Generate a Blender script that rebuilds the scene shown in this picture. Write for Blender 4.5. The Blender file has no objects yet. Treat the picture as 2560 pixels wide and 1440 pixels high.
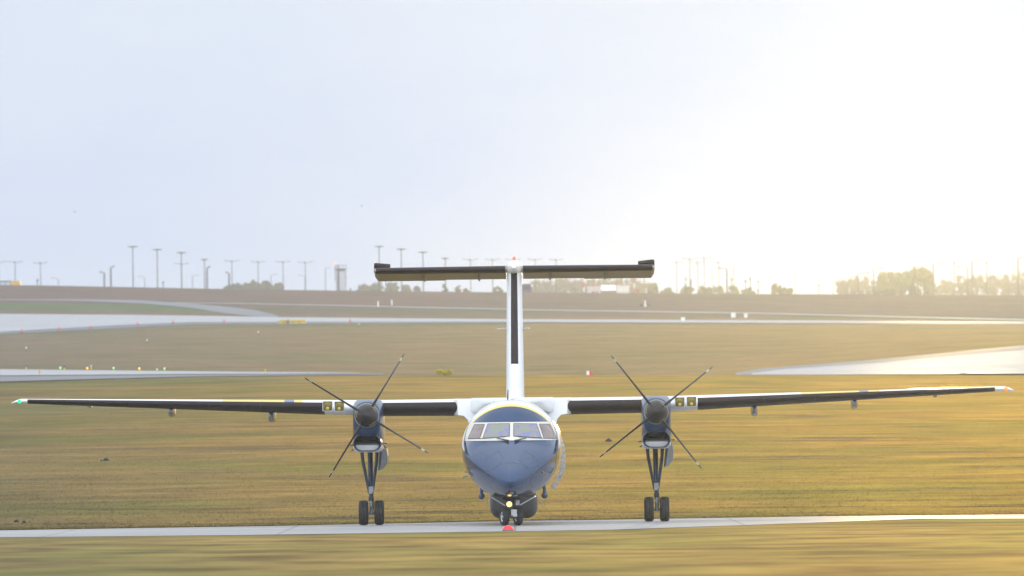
import bpy, bmesh, math, random
import numpy as np
from mathutils import Vector, Matrix
from mathutils.bvhtree import BVHTree
R = math.radians
random.seed(7); rng = np.random.default_rng(11)
S = bpy.context.scene
COL = S.collection

# ------------------------------------------------------------------ camera
F = 36400.0            # focal length in pixels of the 2560 px wide photograph
EYE = 1081.5           # row of the eye level at the middle column
H = 2.5                # lens height above the taxiway
cam_d = bpy.data.cameras.new('camera'); cam = bpy.data.objects.new('camera', cam_d); COL.objects.link(cam)
cam_d.sensor_width = 36.0; cam_d.lens = 36.0 * F / 2560.0
cam_d.clip_start = 0.5; cam_d.clip_end = 20000
PITCH = math.atan((EYE - 720) / F)
MROT = Matrix.Rotation(R(90) + PITCH, 3, 'X') @ Matrix.Rotation(-R(0.73), 3, 'Z')
cam.matrix_world = Matrix.Translation((0, 0, H)) @ MROT.to_4x4()
cam_d.dof.use_dof = True; cam_d.dof.focus_distance = 392.0; cam_d.dof.aperture_fstop = 7.0
S.camera = cam

def ray(px, py):
    v = MROT @ Vector(((px - 1280) / F, (720 - py) / F, -1.0))
    return v / v.y
def P(px, py, d):
    return Vector((0, 0, H)) + ray(px, py) * d

# ------------------------------------------------------------------ light
SUN_DIR = ray(2380, 505).normalized()
SUN_EL = math.asin(SUN_DIR.z); SUN_AZ = math.atan2(SUN_DIR.x, SUN_DIR.y)
W = bpy.data.worlds.new('World'); S.world = W; W.use_nodes = True
def build_world():
    nt = W.node_tree; nt.nodes.clear(); N = nt.nodes.new; L = nt.links.new
    out = N('ShaderNodeOutputWorld'); bg = N('ShaderNodeBackground'); L(bg.outputs[0], out.inputs[0])
    tc = N('ShaderNodeTexCoord'); sep = N('ShaderNodeSeparateXYZ'); L(tc.outputs['Generated'], sep.inputs[0])
    def math_(op, a, b=None, c=None):
        m = N('ShaderNodeMath'); m.operation = op
        for i, v in enumerate((a, b, c)):
            if v is None: continue
            if isinstance(v, (int, float)): m.inputs[i].default_value = v
            else: L(v, m.inputs[i])
        return m.outputs[0]
    # overcast dome, whiter overhead
    mr = N('ShaderNodeMapRange'); mr.interpolation_type = 'SMOOTHSTEP'
    L(sep.outputs['Z'], mr.inputs[0]); mr.inputs[1].default_value = 0.0; mr.inputs[2].default_value = 0.55
    base = N('ShaderNodeMixRGB'); L(mr.outputs[0], base.inputs[0])
    base.inputs[1].default_value = (0.555, 0.685, 0.925, 1); base.inputs[2].default_value = (1.06, 1.09, 1.16, 1)
    # pale band a little above the ridge
    mr2 = N('ShaderNodeMapRange'); mr2.interpolation_type = 'SMOOTHSTEP'
    L(sep.outputs['Z'], mr2.inputs[0]); mr2.inputs[1].default_value = 0.014; mr2.inputs[2].default_value = 0.034
    pale = N('ShaderNodeMixRGB'); pale.blend_type = 'MIX'; L(mr2.outputs[0], pale.inputs[0])
    L(base.outputs[0], pale.inputs[1])
    p2 = N('ShaderNodeMixRGB'); p2.inputs[0].default_value = 0.35; L(base.outputs[0], p2.inputs[1])
    p2.inputs[2].default_value = (0.80, 0.93, 0.98, 1); L(p2.outputs[0], pale.inputs[2])
    # thin cloud texture
    mp = N('ShaderNodeMapping'); mp.inputs['Scale'].default_value = (30, 30, 75); L(tc.outputs['Generated'], mp.inputs[0])
    no = N('ShaderNodeTexNoise'); no.inputs['Scale'].default_value = 1.6; no.inputs['Detail'].default_value = 6; no.inputs['Roughness'].default_value = 0.55
    L(mp.outputs[0], no.inputs['Vector'])
    cl = N('ShaderNodeMapRange'); L(no.outputs['Fac'], cl.inputs[0]); cl.inputs[1].default_value = 0.3; cl.inputs[2].default_value = 0.75
    cl.inputs[3].default_value = 0.0; cl.inputs[4].default_value = 0.22
    cm = N('ShaderNodeMixRGB'); L(cl.outputs[0], cm.inputs[0]); L(pale.outputs[0], cm.inputs[1]); cm.inputs[2].default_value = (0.94, 0.97, 1.0, 1)
    # glow of the veiled sun: angle from the sun's direction
    sub = N('ShaderNodeVectorMath'); sub.operation = 'DISTANCE'; L(tc.outputs['Generated'], sub.inputs[0]); sub.inputs[1].default_value = SUN_DIR
    def lobe(sig, amp):
        q = math_('DIVIDE', sub.outputs['Value'], sig); q = math_('MULTIPLY', q, q); q = math_('MULTIPLY', q, -1.0)
        return math_('MULTIPLY', math_('EXPONENT', q), amp)
    g = math_('ADD', lobe(0.0105, 0.0), lobe(0.030, 0.06))
    gc = N('ShaderNodeMixRGB'); gc.blend_type = 'MULTIPLY'; gc.inputs[0].default_value = 1
    gc.inputs[1].default_value = (1.0, 0.90, 0.72, 1); L(g, gc.inputs[2])
    ad = N('ShaderNodeMixRGB'); ad.blend_type = 'ADD'; ad.inputs[0].default_value = 1; L(cm.outputs[0], ad.inputs[1]); L(gc.outputs[0], ad.inputs[2])
    sky = N('ShaderNodeTexSky'); sky.sky_type = 'NISHITA'; sky.sun_disc = False
    sky.sun_elevation = SUN_EL; sky.sun_rotation = SUN_AZ; sky.dust_density = 3.0
    sm = N('ShaderNodeMixRGB'); sm.blend_type = 'MULTIPLY'; sm.inputs[0].default_value = 1; L(sky.outputs[0], sm.inputs[1]); sm.inputs[2].default_value = (.006, .006, .006, 1)
    fin = N('ShaderNodeMixRGB'); fin.blend_type = 'ADD'; fin.inputs[0].default_value = 1; L(ad.outputs[0], fin.inputs[1]); L(sm.outputs[0], fin.inputs[2])
    # unseen sky behind the camera, brightened as added fill for the aircraft's front
    mb_ = N('ShaderNodeMapRange'); mb_.interpolation_type = 'SMOOTHSTEP'; L(sep.outputs['Y'], mb_.inputs[0])
    mb_.inputs[1].default_value = 0.5; mb_.inputs[2].default_value = -0.7; mb_.inputs[3].default_value = 1.0; mb_.inputs[4].default_value = 2.45
    mz = N('ShaderNodeMapRange'); mz.interpolation_type = 'SMOOTHSTEP'; L(sep.outputs['Z'], mz.inputs[0]); mz.inputs[1].default_value = .02; mz.inputs[2].default_value = .3
    bo = math_('ADD', math_('MULTIPLY', math_('SUBTRACT', mb_.outputs[0], 1.0), mz.outputs[0]), 1.0)
    L(fin.outputs[0], bg.inputs[0]); L(bo, bg.inputs[1])
build_world()
sd = bpy.data.lights.new('sun', 'SUN'); sd.energy = 0.85; sd.angle = R(0.53); sd.color = (1.0, 0.70, 0.25)
sun = bpy.data.objects.new('sun', sd); COL.objects.link(sun)
sun.rotation_euler = (-SUN_DIR).to_track_quat('-Z', 'Y').to_euler()
S.view_settings.view_transform = 'Standard'; S.view_settings.look = 'None'
S.view_settings.exposure = 0.0; S.view_settings.gamma = 1.0
try:
    S.cycles.use_denoising = True
    S.cycles.max_bounces = 6; S.cycles.volume_bounces = 1; S.cycles.transparent_max_bounces = 8
    S.cycles.sample_clamp_indirect = 4.0
except Exception: pass

# ------------------------------------------------------------------ helpers
def tag(o, label=None, cat=None, group=None, kind=None):
    if label: o['label'] = label
    if cat: o['category'] = cat
    if group: o['group'] = group
    if kind: o['kind'] = kind
    return o
def empty(name, loc, label, cat, group=None, rot=None):
    o = bpy.data.objects.new(name, None); COL.objects.link(o); o.location = loc
    o.empty_display_size = 0.2
    if rot is not None: o.rotation_euler = rot
    return tag(o, label, cat, group)

def material(name, col, rough=0.6, metal=0.0, coat=0.0, var=0.12, scale=8.0, emit=None, strength=0.0, spec=0.5):
    m = bpy.data.materials.new(name); m.use_nodes = True; nt = m.node_tree; b = nt.nodes['Principled BSDF']
    b.inputs['Roughness'].default_value = rough; b.inputs['Metallic'].default_value = metal
    b.inputs['Coat Weight'].default_value = coat; b.inputs['Coat Roughness'].default_value = 0.06
    b.inputs['Specular IOR Level'].default_value = spec
    tc = nt.nodes.new('ShaderNodeTexCoord'); n = nt.nodes.new('ShaderNodeTexNoise')
    n.inputs['Scale'].default_value = scale; n.inputs['Detail'].default_value = 5
    nt.links.new(tc.outputs['Object'], n.inputs['Vector'])
    mr = nt.nodes.new('ShaderNodeMapRange'); nt.links.new(n.outputs['Fac'], mr.inputs[0])
    mr.inputs[1].default_value = 0.25; mr.inputs[2].default_value = 0.75
    mr.inputs[3].default_value = 1 - var; mr.inputs[4].default_value = 1 + var
    mx = nt.nodes.new('ShaderNodeMixRGB'); mx.blend_type = 'MULTIPLY'; mx.inputs[0].default_value = 1
    mx.inputs[1].default_value = (*col, 1); nt.links.new(mr.outputs[0], mx.inputs[2])
    nt.links.new(mx.outputs[0], b.inputs['Base Color'])
    if emit:
        b.inputs['Emission Color'].default_value = (*emit, 1); b.inputs['Emission Strength'].default_value = strength
    return m

class MB:
    """collects shapes and links them as one mesh object"""
    def __init__(s): s.v = []; s.f = []; s.m = []
    def add(s, vs, fs, mi=0):
        o = len(s.v); s.v.extend([tuple(v) for v in vs])
        for f in fs: s.f.append(tuple(i + o for i in f)); s.m.append(mi)
    def box(s, c, d, rot=None, mi=0, taper=1.0):
        vs = []
        for z in (-1, 1):
            t = taper if z > 0 else 1.0
            for x, y in ((-1, -1), (1, -1), (1, 1), (-1, 1)):
                p = Vector((x * d[0] / 2 * t, y * d[1] / 2 * t, z * d[2] / 2))
                if rot is not None: p = rot @ p
                vs.append(p + Vector(c))
        s.add(vs, [(3, 2, 1, 0), (4, 5, 6, 7), (0, 1, 5, 4), (1, 2, 6, 5), (2, 3, 7, 6), (3, 0, 4, 7)], mi)
    def loft(s, rings, mi=0, cap0=True, cap1=True):
        n = len(rings[0]); vs = [p for r in rings for p in r]; fs = []
        for i in range(len(rings) - 1):
            for j in range(n):
                a, b = i * n + j, i * n + (j + 1) % n
                fs.append((a, b, b + n, a + n))
        if cap0: fs.append(tuple(range(n))[::-1])
        if cap1: fs.append(tuple(range((len(rings) - 1) * n, len(rings) * n)))
        s.add(vs, fs, mi)
    def tube(s, pts, rad, n=10, mi=0):
        pts = [Vector(p) for p in pts]
        if isinstance(rad, (int, float)): rad = [rad] * len(pts)
        rings = []
        for i, p in enumerate(pts):
            t = (pts[min(i + 1, len(pts) - 1)] - pts[max(i - 1, 0)]).normalized()
            a = t.cross(Vector((0, 0, 1)) if abs(t.z) < 0.9 else Vector((0, 1, 0))).normalized(); b = t.cross(a)
            rings.append([p + (a * math.cos(k * math.tau / n) + b * math.sin(k * math.tau / n)) * rad[i] for k in range(n)])
        s.loft(rings, mi)
    def lathe(s, prof, c, axis, n=28, mi=0, cap0=True, cap1=True):
        """prof: (distance along the axis, radius)"""
        axis = Vector(axis).normalized()
        a = axis.cross(Vector((0, 0, 1)) if abs(axis.z) < 0.9 else Vector((0, 1, 0))).normalized(); b = axis.cross(a)
        rings = [[Vector(c) + axis * h + (a * math.cos(k * math.tau / n) + b * math.sin(k * math.tau / n)) * max(r, 1e-4) for k in range(n)] for h, r in prof]
        s.loft(rings, mi, cap0, cap1)
    def build(s, name, mats, parent=None, smooth=True, angle=40, loc=None):
        me = bpy.data.meshes.new(name); me.from_pydata(s.v, [], s.f)
        bm = bmesh.new(); bm.from_mesh(me); bmesh.ops.recalc_face_normals(bm, faces=bm.faces); bm.to_mesh(me); bm.free()
        for m in (mats if isinstance(mats, (list, tuple)) else [mats]): me.materials.append(m)
        me.polygons.foreach_set('material_index', s.m)
        if smooth:
            me.polygons.foreach_set('use_smooth', [True] * len(me.polygons))
            try: me.set_sharp_from_angle(angle=R(angle))
            except Exception: pass
        me.update()
        o = bpy.data.objects.new(name, me); COL.objects.link(o)
        if parent is not None: o.parent = parent
        if loc is not None: o.location = loc
        return o
def dup(root, loc, label=None, group=None, rotz=None):
    c = root.copy(); COL.objects.link(c); c.location = loc
    if rotz is not None: c.rotation_euler.z = rotz
    if label: c['label'] = label
    if group: c['group'] = group
    for ch in list(root.children):
        k = ch.copy(); COL.objects.link(k); k.parent = c
        for g in list(ch.children):
            q = g.copy(); COL.objects.link(q); q.parent = k
    return c
def rrect(hw, z0, z1, r, y, x0=0.0, n=7):
    """rounded rectangle ring in the x-z plane at station y"""
    r = min(r, hw * .999, (z1 - z0) / 2 * .999); pts = []
    for cx, cz, a0 in ((hw - r, z1 - r, 0), (-hw + r, z1 - r, 90), (-hw + r, z0 + r, 180), (hw - r, z0 + r, 270)):
        for k in range(n):
            a = R(a0 + 90 * k / (n - 1)); pts.append(Vector((x0 + cx + r * math.cos(a), y, cz + r * math.sin(a))))
    return pts

# ------------------------------------------------------------------ terrain
PXS = [-200, 0, 320, 640, 960, 1280, 1600, 1920, 2240, 2560, 2760]
def expand(r5):
    return np.interp(PXS, [0, 640, 1280, 1920, 2560], r5)
KN = [  # distance, photo rows at columns 0, 640, 1280, 1920, 2560
    (900, (954, 941, 938, 937, 938)), (1000, (953, 943, 958, 941, 937)), (1250, (925, 936, 955, 926, 868)),
    (1300, (920, 931, 935, 916, 862)), (1700, (872, 862, 858, 853, 834)),
    (2150, (834, 812, 807.5, 810, 811.5)), (2400, (786, 794.5, 799, 802.5, 805)), (2600, (760, 768, 775, 780, 787)),
    (2800, (735, 744, 751, 756, 760)), (3000, (711.5, 724, 731, 735, 737.5))]
SX = np.linspace(-0.042, 0.042, 241)
def smooth(a, k=15):
    p = np.pad(a, k, mode='edge'); return np.convolve(p, np.ones(2 * k + 1) / (2 * k + 1), 'valid')
KD, KZ = [], []
for d, z in ((-80, .7), (0, .7), (120, .75), (200, .53), (280, .25), (350, .06), (362, 0), (417, 0), (424, .03)):
    KD.append(d); KZ.append(np.full_like(SX, z))
for d, r5 in KN:
    rows = expand(r5); rr = [ray(px, py) for px, py in zip(PXS, rows)]
    ez = np.interp(SX, [v.x for v in rr], [v.z for v in rr])
    KD.append(d); KZ.append(H + smooth(ez) * d)
zr = KZ[-1]
for d, drop in ((3060, 1.0), (3300, 4), (4200, 5), (6600, 7)):     # the plateau goes on rising gently behind the ridge
    KD.append(d); KZ.append(H + (zr - H) / 3000 * d - drop)
KD = np.array(KD, float); KZ = np.array(KZ)
def ground_z(x, d):
    x = np.asarray(x, float); d = np.asarray(d, float)
    sx = np.clip(x / np.maximum(d, 60), SX[0], SX[-1]); fi = (sx - SX[0]) / (SX[1] - SX[0])
    i0 = np.clip(fi.astype(int), 0, len(SX) - 2); ft = fi - i0
    k = np.clip(np.searchsorted(KD, d, side='right') - 1, 0, len(KD) - 2); t = np.clip((d - KD[k]) / (KD[k + 1] - KD[k]), 0, 1)
    za = KZ[k, i0] * (1 - ft) + KZ[k, i0 + 1] * ft; zb = KZ[k + 1, i0] * (1 - ft) + KZ[k + 1, i0 + 1] * ft
    return za * (1 - t) + zb * t
def gz(x, d): return float(ground_z(np.array([x]), np.array([d]))[0])
def hit(px, py, d0=300, d1=3000, up=0.0):
    """the ground point seen at a photo pixel between two distances"""
    r = ray(px, py); ds = np.linspace(d0, d1, 900)
    f = H + r.z * ds - ground_z(r.x * ds, ds)
    idx = np.where((f[:-1] > 0) & (f[1:] <= 0))[0]
    if len(idx): i = idx[0]; d = ds[i] + (ds[i + 1] - ds[i]) * f[i] / (f[i] - f[i + 1])
    else: d = ds[np.argmin(np.abs(f))]
    return Vector((r.x * d, d, gz(r.x * d, d) + up))

def lerp(a, b, t): return tuple(a[i] * (1 - t) + b[i] * t for i in range(3))
def noise_group(nt, vec, scale, detail=6, rough=.6):
    n = nt.nodes.new('ShaderNodeTexNoise'); n.inputs['Scale'].default_value = scale
    n.inputs['Detail'].default_value = detail; n.inputs['Roughness'].default_value = rough
    nt.links.new(vec, n.inputs['Vector']); return n.outputs['Fac']
def ramp(nt, fac, a, b, lo=0.0, hi=1.0):
    m = nt.nodes.new('ShaderNodeMapRange'); m.clamp = True; nt.links.new(fac, m.inputs[0])
    m.inputs[1].default_value = a; m.inputs[2].default_value = b; m.inputs[3].default_value = lo; m.inputs[4].default_value = hi
    return m.outputs[0]
def mix(nt, fac, a, b, blend='MIX'):
    m = nt.nodes.new('ShaderNodeMixRGB'); m.blend_type = blend
    for i, v in enumerate((fac, a, b)):
        if isinstance(v, (int, float)): m.inputs[i].default_value = v
        elif isinstance(v, tuple): m.inputs[i].default_value = (*v, 1)
        else: nt.links.new(v, m.inputs[i])
    return m.outputs[0]

STRAW = np.array([.180, .127, .046]); GLOW_GOLD = np.array([.42, .232, .028])  # the golden end carries warm sun glow painted into the grass colour
def sward(nt, pos, tint):
    def mapped(sc):
        m = nt.nodes.new('ShaderNodeMapping'); nt.links.new(pos, m.inputs[0]); m.inputs['Scale'].default_value = sc; return m.outputs[0]
    a, b_, lane = mapped((1, .5, 1)), mapped((.45, .42, 1)), mapped((.42, .10, 1))
    big = noise_group(nt, a, .06, 6); mid = noise_group(nt, a, .28, 8, .7); fine = noise_group(nt, pos, 4.0, 5, .75); str_ = noise_group(nt, b_, .33, 8, .68)
    c = mix(nt, 1.0, tint, ramp(nt, mid, .3, .7, .80, 1.20), 'MULTIPLY'); c = mix(nt, 1.0, c, ramp(nt, str_, .34, .66, .72, 1.24), 'MULTIPLY')
    c = mix(nt, ramp(nt, big, .46, .62, 0, .7), c, mix(nt, 1.0, c, (.60, .84, .55), 'MULTIPLY'))
    c = mix(nt, ramp(nt, big, .42, .30, 0, .5), c, mix(nt, 1.0, c, (1.18, 1.02, .80), 'MULTIPLY'))
    dark = noise_group(nt, b_, .26, 6, .62)
    c = mix(nt, ramp(nt, dark, .55, .66, 0, .6), c, (.070, .058, .036))
    # darker patches of turf, strongest close to the taxiway
    sp0 = nt.nodes.new('ShaderNodeSeparateXYZ'); nt.links.new(pos, sp0.inputs[0]); hn = noise_group(nt, mapped((.5, .55, 1)), .30, 6, .6)
    hm = nt.nodes.new('ShaderNodeMath'); hm.operation = 'MULTIPLY'; nt.links.new(ramp(nt, hn, .51, .64, 0, .85), hm.inputs[0]); nt.links.new(ramp(nt, sp0.outputs['Y'], 440, 500, 1, .15), hm.inputs[1])
    c = mix(nt, hm.outputs[0], c, mix(nt, 1.0, c, (.46, .48, .50), 'MULTIPLY'))
    # mown lanes of the verge on the camera's side of the taxiway run away from the camera
    sp = nt.nodes.new('ShaderNodeSeparateXYZ'); nt.links.new(pos, sp.inputs[0])
    ln = noise_group(nt, lane, .9, 5, .55); lg = noise_group(nt, lane, .45, 4, .5)
    v = mix(nt, 1.0, tint, ramp(nt, ln, .35, .65, .52, 1.42), 'MULTIPLY'); v = mix(nt, ramp(nt, lg, .50, .62, 0, .6), v, mix(nt, 1.0, v, (.66, .92, .62), 'MULTIPLY'))
    v = mix(nt, ramp(nt, lg, .46, .36, 0, .5), v, mix(nt, 1.0, v, (1.08, .90, .84), 'MULTIPLY'))
    c = mix(nt, ramp(nt, sp.outputs['Y'], 345, 362, 1, 0), c, v)
    return mix(nt, 1.0, c, ramp(nt, fine, .3, .7, .80, 1.20), 'MULTIPLY')
def ground_material():
    m = bpy.data.materials.new('grass_turf'); m.use_nodes = True; nt = m.node_tree; b = nt.nodes['Principled BSDF']
    b.inputs['Roughness'].default_value = .95; b.inputs['Specular IOR Level'].default_value = .1
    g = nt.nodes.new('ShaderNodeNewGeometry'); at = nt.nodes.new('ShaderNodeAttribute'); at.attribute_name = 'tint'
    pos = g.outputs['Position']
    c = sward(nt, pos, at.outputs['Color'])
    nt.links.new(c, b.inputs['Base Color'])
    return m

def build_ground():
    ds = [-80, -30, 0, 30] + list(np.linspace(60, 150, 16)) + list(np.linspace(160, 350, 20)) + list(np.linspace(356, 430, 24)) \
        + list(np.linspace(440, 900, 50)) + list(np.linspace(908, 1300, 44)) + list(np.linspace(1320, 2140, 36)) + list(np.linspace(2150, 2600, 50)) \
        + list(np.linspace(2612, 3060, 45)) + list(np.linspace(3090, 3400, 8)) + [3700, 4200, 4700, 5200, 5700, 6200, 6600]
    ds = sorted(set(round(float(d), 2) for d in list(ds) + list(KD)))
    sx = list(np.linspace(-.045, .045, 150)); sx = [-.3, -.2, -.12, -.08, -.06] + sx + [.06, .08, .12, .2, .3]
    D, X = np.meshgrid(ds, sx, indexing='ij'); scale = np.maximum(D, 60) + 200 * (np.abs(X) > .05); x = X * scale
    z = ground_z(x, D)
    n, k = D.shape
    verts = np.stack([x, D, z], -1).reshape(-1, 3)
    fs = [(i * k + j, i * k + j + 1, (i + 1) * k + j + 1, (i + 1) * k + j) for i in range(n - 1) for j in range(k - 1)]
    me = bpy.data.meshes.new('ground'); me.from_pydata(verts.tolist(), [], fs)
    # turf colours across the airfield; golden shift at right paints in warm glow
    dd = D.reshape(-1); ss = X.reshape(-1)
    straw = STRAW; glow_gold = GLOW_GOLD; olive = np.array([.225, .195, .075])
    tan = np.array([.142, .105, .072]); heath = np.array([.130, .078, .070]); green = np.array([.085, .115, .045])
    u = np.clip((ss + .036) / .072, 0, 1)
    c = np.outer(1 - u, straw * .9) + np.outer(u, glow_gold)
    near = np.clip((430 - dd) / 40, 0, 1)[:, None]
    c = c * (1 - near) + (c * .62 + olive * .25) * near
    t = np.clip((dd - 880) / 60, 0, 1)[:, None]; c = c * (1 - t) + (np.outer(1 - u, tan) + np.outer(u, (glow_gold + tan) / 2)) * t
    t = np.clip((dd - 2380) / 120, 0, 1)[:, None]; c = c * (1 - t) + (np.outer(1 - u, heath) + np.outer(u, (tan + heath) / 2)) * t
    def patch(d0, d1, s0, s1, amt, fd=20, fs_=.003):
        w = np.clip((dd - d0) / fd, 0, 1) * np.clip((d1 - dd) / fd, 0, 1) * np.clip((ss - s0) / fs_, 0, 1) * np.clip((s1 - ss) / fs_, 0, 1) * amt
        return w[:, None]
    for a in ((2475, 2630, -.30, -.0185, .95), (2520, 2600, -.019, .004, .75), (2405, 2450, -.02, .004, .3), (2070, 2152, -.28, .002, .65),  # first green band: greener turf plus the shade of a ditch painted in
              (845, 905, -.3, -.013, .45), (700, 780, -.3, -.014, .35), (2440, 2560, .010, .3, .3)):
        w = patch(*a); c = c * (1 - w) + green * w
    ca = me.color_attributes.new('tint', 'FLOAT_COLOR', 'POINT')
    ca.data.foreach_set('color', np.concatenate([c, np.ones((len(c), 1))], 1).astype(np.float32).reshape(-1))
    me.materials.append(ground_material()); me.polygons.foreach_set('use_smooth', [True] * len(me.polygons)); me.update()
    o = bpy.data.objects.new('ground', me); COL.objects.link(o); tag(o, kind='structure')
build_ground()

def paving(name, cols, rough, stain, lines=None, spec=.5):
    m = bpy.data.materials.new(name); m.use_nodes = True; nt = m.node_tree; b = nt.nodes['Principled BSDF']
    g = nt.nodes.new('ShaderNodeNewGeometry'); pos = g.outputs['Position']
    mp = nt.nodes.new('ShaderNodeMapping'); nt.links.new(pos, mp.inputs[0]); mp.inputs['Scale'].default_value = (.12, .5, 1)
    a = noise_group(nt, mp.outputs[0], .5, 6, .65); f = noise_group(nt, pos, 3.0, 4)
    c = mix(nt, ramp(nt, a, .3, .7), cols[0], cols[1]); c = mix(nt, 1.0, c, ramp(nt, f, .3, .7, .9, 1.1), 'MULTIPLY')
    # rubber laid down along the direction of travel, and slab joints
    m3 = nt.nodes.new('ShaderNodeMapping'); nt.links.new(pos, m3.inputs[0]); m3.inputs['Scale'].default_value = (.05, .9, 1)
    rub = noise_group(nt, m3.outputs[0], .6, 6, .7); c = mix(nt, ramp(nt, rub, .50, .66, 0, .55), c, mix(nt, 1.0, c, (.52, .50, .50), 'MULTIPLY'))
    br = nt.nodes.new('ShaderNodeTexBrick'); nt.links.new(pos, br.inputs['Vector']); br.inputs['Scale'].default_value = 1.0; br.inputs['Mortar Size'].default_value = .03
    br.inputs['Brick Width'].default_value = 6.0; br.inputs['Row Height'].default_value = 6.0; br.offset = 0.0; br.inputs['Color1'].default_value = (1, 1, 1, 1); br.inputs['Color2'].default_value = (.93, .93, .94, 1); br.inputs['Mortar'].default_value = (.45, .44, .43, 1)
    c = mix(nt, 1.0, c, br.outputs['Color'], 'MULTIPLY')
    nt.links.new(c, b.inputs['Base Color'])
    wet = noise_group(nt, mp.outputs[0], .35, 4)
    nt.links.new(ramp(nt, wet, .35, .65, rough - stain, rough + stain), b.inputs['Roughness']); b.inputs['Specular IOR Level'].default_value = spec
    return m
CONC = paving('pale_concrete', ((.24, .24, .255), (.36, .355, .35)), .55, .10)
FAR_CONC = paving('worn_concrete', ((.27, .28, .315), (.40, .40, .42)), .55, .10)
ASPH = paving('grey_asphalt', ((.11, .12, .15), (.17, .175, .20)), .60, .06)
def strip(name, pts, d0, d1, mat, up, nt_=10, step=20):
    """pts: (column, far row, near row) in the photograph; draped on the ground between two distances"""
    pxs = []; 
    for a, b in zip(pts[:-1], pts[1:]):
        n = max(1, int(abs(b[0] - a[0]) / step)); pxs += [a[0] + (b[0] - a[0]) * i / n for i in range(n)]
    pxs.append(pts[-1][0]); xs = [p[0] for p in pts]
    rows = []
    for px in pxs:
        A = hit(px, np.interp(px, xs, [p[1] for p in pts]), d0, d1); B = hit(px, np.interp(px, xs, [p[2] for p in pts]), d0, d1)
        ln = []
        for i in range(nt_ + 1):
            q = B.lerp(A, i / nt_); ln.append((q.x, q.y, gz(q.x, q.y) + up))
        rows.append(ln)
    mb = MB(); k = nt_ + 1
    mb.add([p for r in rows for p in r], [(i * k + j, (i + 1) * k + j, (i + 1) * k + j + 1, i * k + j + 1) for i in range(len(rows) - 1) for j in range(nt_)])
    o = mb.build(name, mat); tag(o, kind='structure'); return o
def strip_world(name, pts, mat, up):
    """pts: (x, near y, far y) in metres"""
    mb = MB(); vs = []
    for x, a, b in pts:
        for i in range(9): y = a + (b - a) * i / 8; vs.append((x, y, gz(x, y) + up))
    mb.add(vs, [(i * 9 + j, (i + 1) * 9 + j, (i + 1) * 9 + j + 1, i * 9 + j + 1) for i in range(len(pts) - 1) for j in range(8)])
    o = mb.build(name, mat); tag(o, kind='structure'); return o
def sx_(px): return (px - 1280) / F
strip_world('taxiway', [(-60, 368, 396)] + [(sx_(p) * 395, a, b) for p, a, b in
    ((-200, 369.5, 396.5), (0, 370, 398), (640, 367, 402), (960, 367.5, 406), (1280, 368, 411), (1500, 369, 411), (1840, 380.5, 413), (2100, 390, 414.5), (2300, 398, 413.5), (2560, 393, 411.5), (2760, 390, 410))] + [(60, 380, 408)], CONC, .008)
strip('taxiway_shoulder', [(-200, 941, 966), (0, 938, 956), (480, 935, 943), (860, 934.6, 938.6), (960, 935.5, 937.5)], 880, 1300, ASPH, .05)
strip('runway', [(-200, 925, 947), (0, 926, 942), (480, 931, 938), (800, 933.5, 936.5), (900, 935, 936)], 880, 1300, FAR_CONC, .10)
strip('runway_shoulder', [(1840, 933, 939), (1900, 923, 939), (2200, 899, 925), (2560, 864, 885), (2760, 846, 870)], 905, 1420, ASPH, .05)
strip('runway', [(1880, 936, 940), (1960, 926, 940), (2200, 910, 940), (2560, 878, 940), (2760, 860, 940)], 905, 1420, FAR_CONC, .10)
strip('taxiway_shoulder', [(-200, 815, 850), (0, 800, 836), (480, 800, 812), (700, 800, 811), (1280, 802, 808.5), (2560, 807, 813), (2760, 807, 814)], 2000, 2430, ASPH, .06)
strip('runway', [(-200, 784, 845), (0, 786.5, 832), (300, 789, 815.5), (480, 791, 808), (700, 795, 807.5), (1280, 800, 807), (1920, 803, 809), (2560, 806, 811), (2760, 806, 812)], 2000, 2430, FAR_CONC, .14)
strip('service_road', [(-200, 747, 749), (0, 748.5, 751), (200, 749, 753.5), (360, 752, 760), (480, 760, 771), (560, 767, 784), (640, 776.5, 793), (695, 790, 794)], 2380, 2900, ASPH, .08)
strip('perimeter_track', [(380, 756, 757.2), (640, 759.5, 761), (920, 765, 766.8), (1300, 774, 776), (1900, 783, 785), (2300, 793, 795.5), (2560, 799, 801.5), (2760, 803, 805)], 2380, 2900, FAR_CONC, .08)

# ------------------------------------------------------------------ aircraft
YAW = -R(0.45)
AC_LOC = Vector((-.016, 400.0, .008))
M_AC = Matrix.Translation(AC_LOC) @ Matrix.Rotation(YAW, 4, 'Z'); M_INV = M_AC.inverted()
def Lp(px, py, yl):
    """photo pixel -> aircraft coordinates at a station along its length (nose towards -y)"""
    return M_INV @ P(px, py, 400 + yl)
plane = empty('propeller_aircraft', AC_LOC, 'blue-nosed white twin-propeller aircraft with high wing and T-tail facing forward on the taxiway', 'aircraft', rot=(0, 0, YAW))

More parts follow.
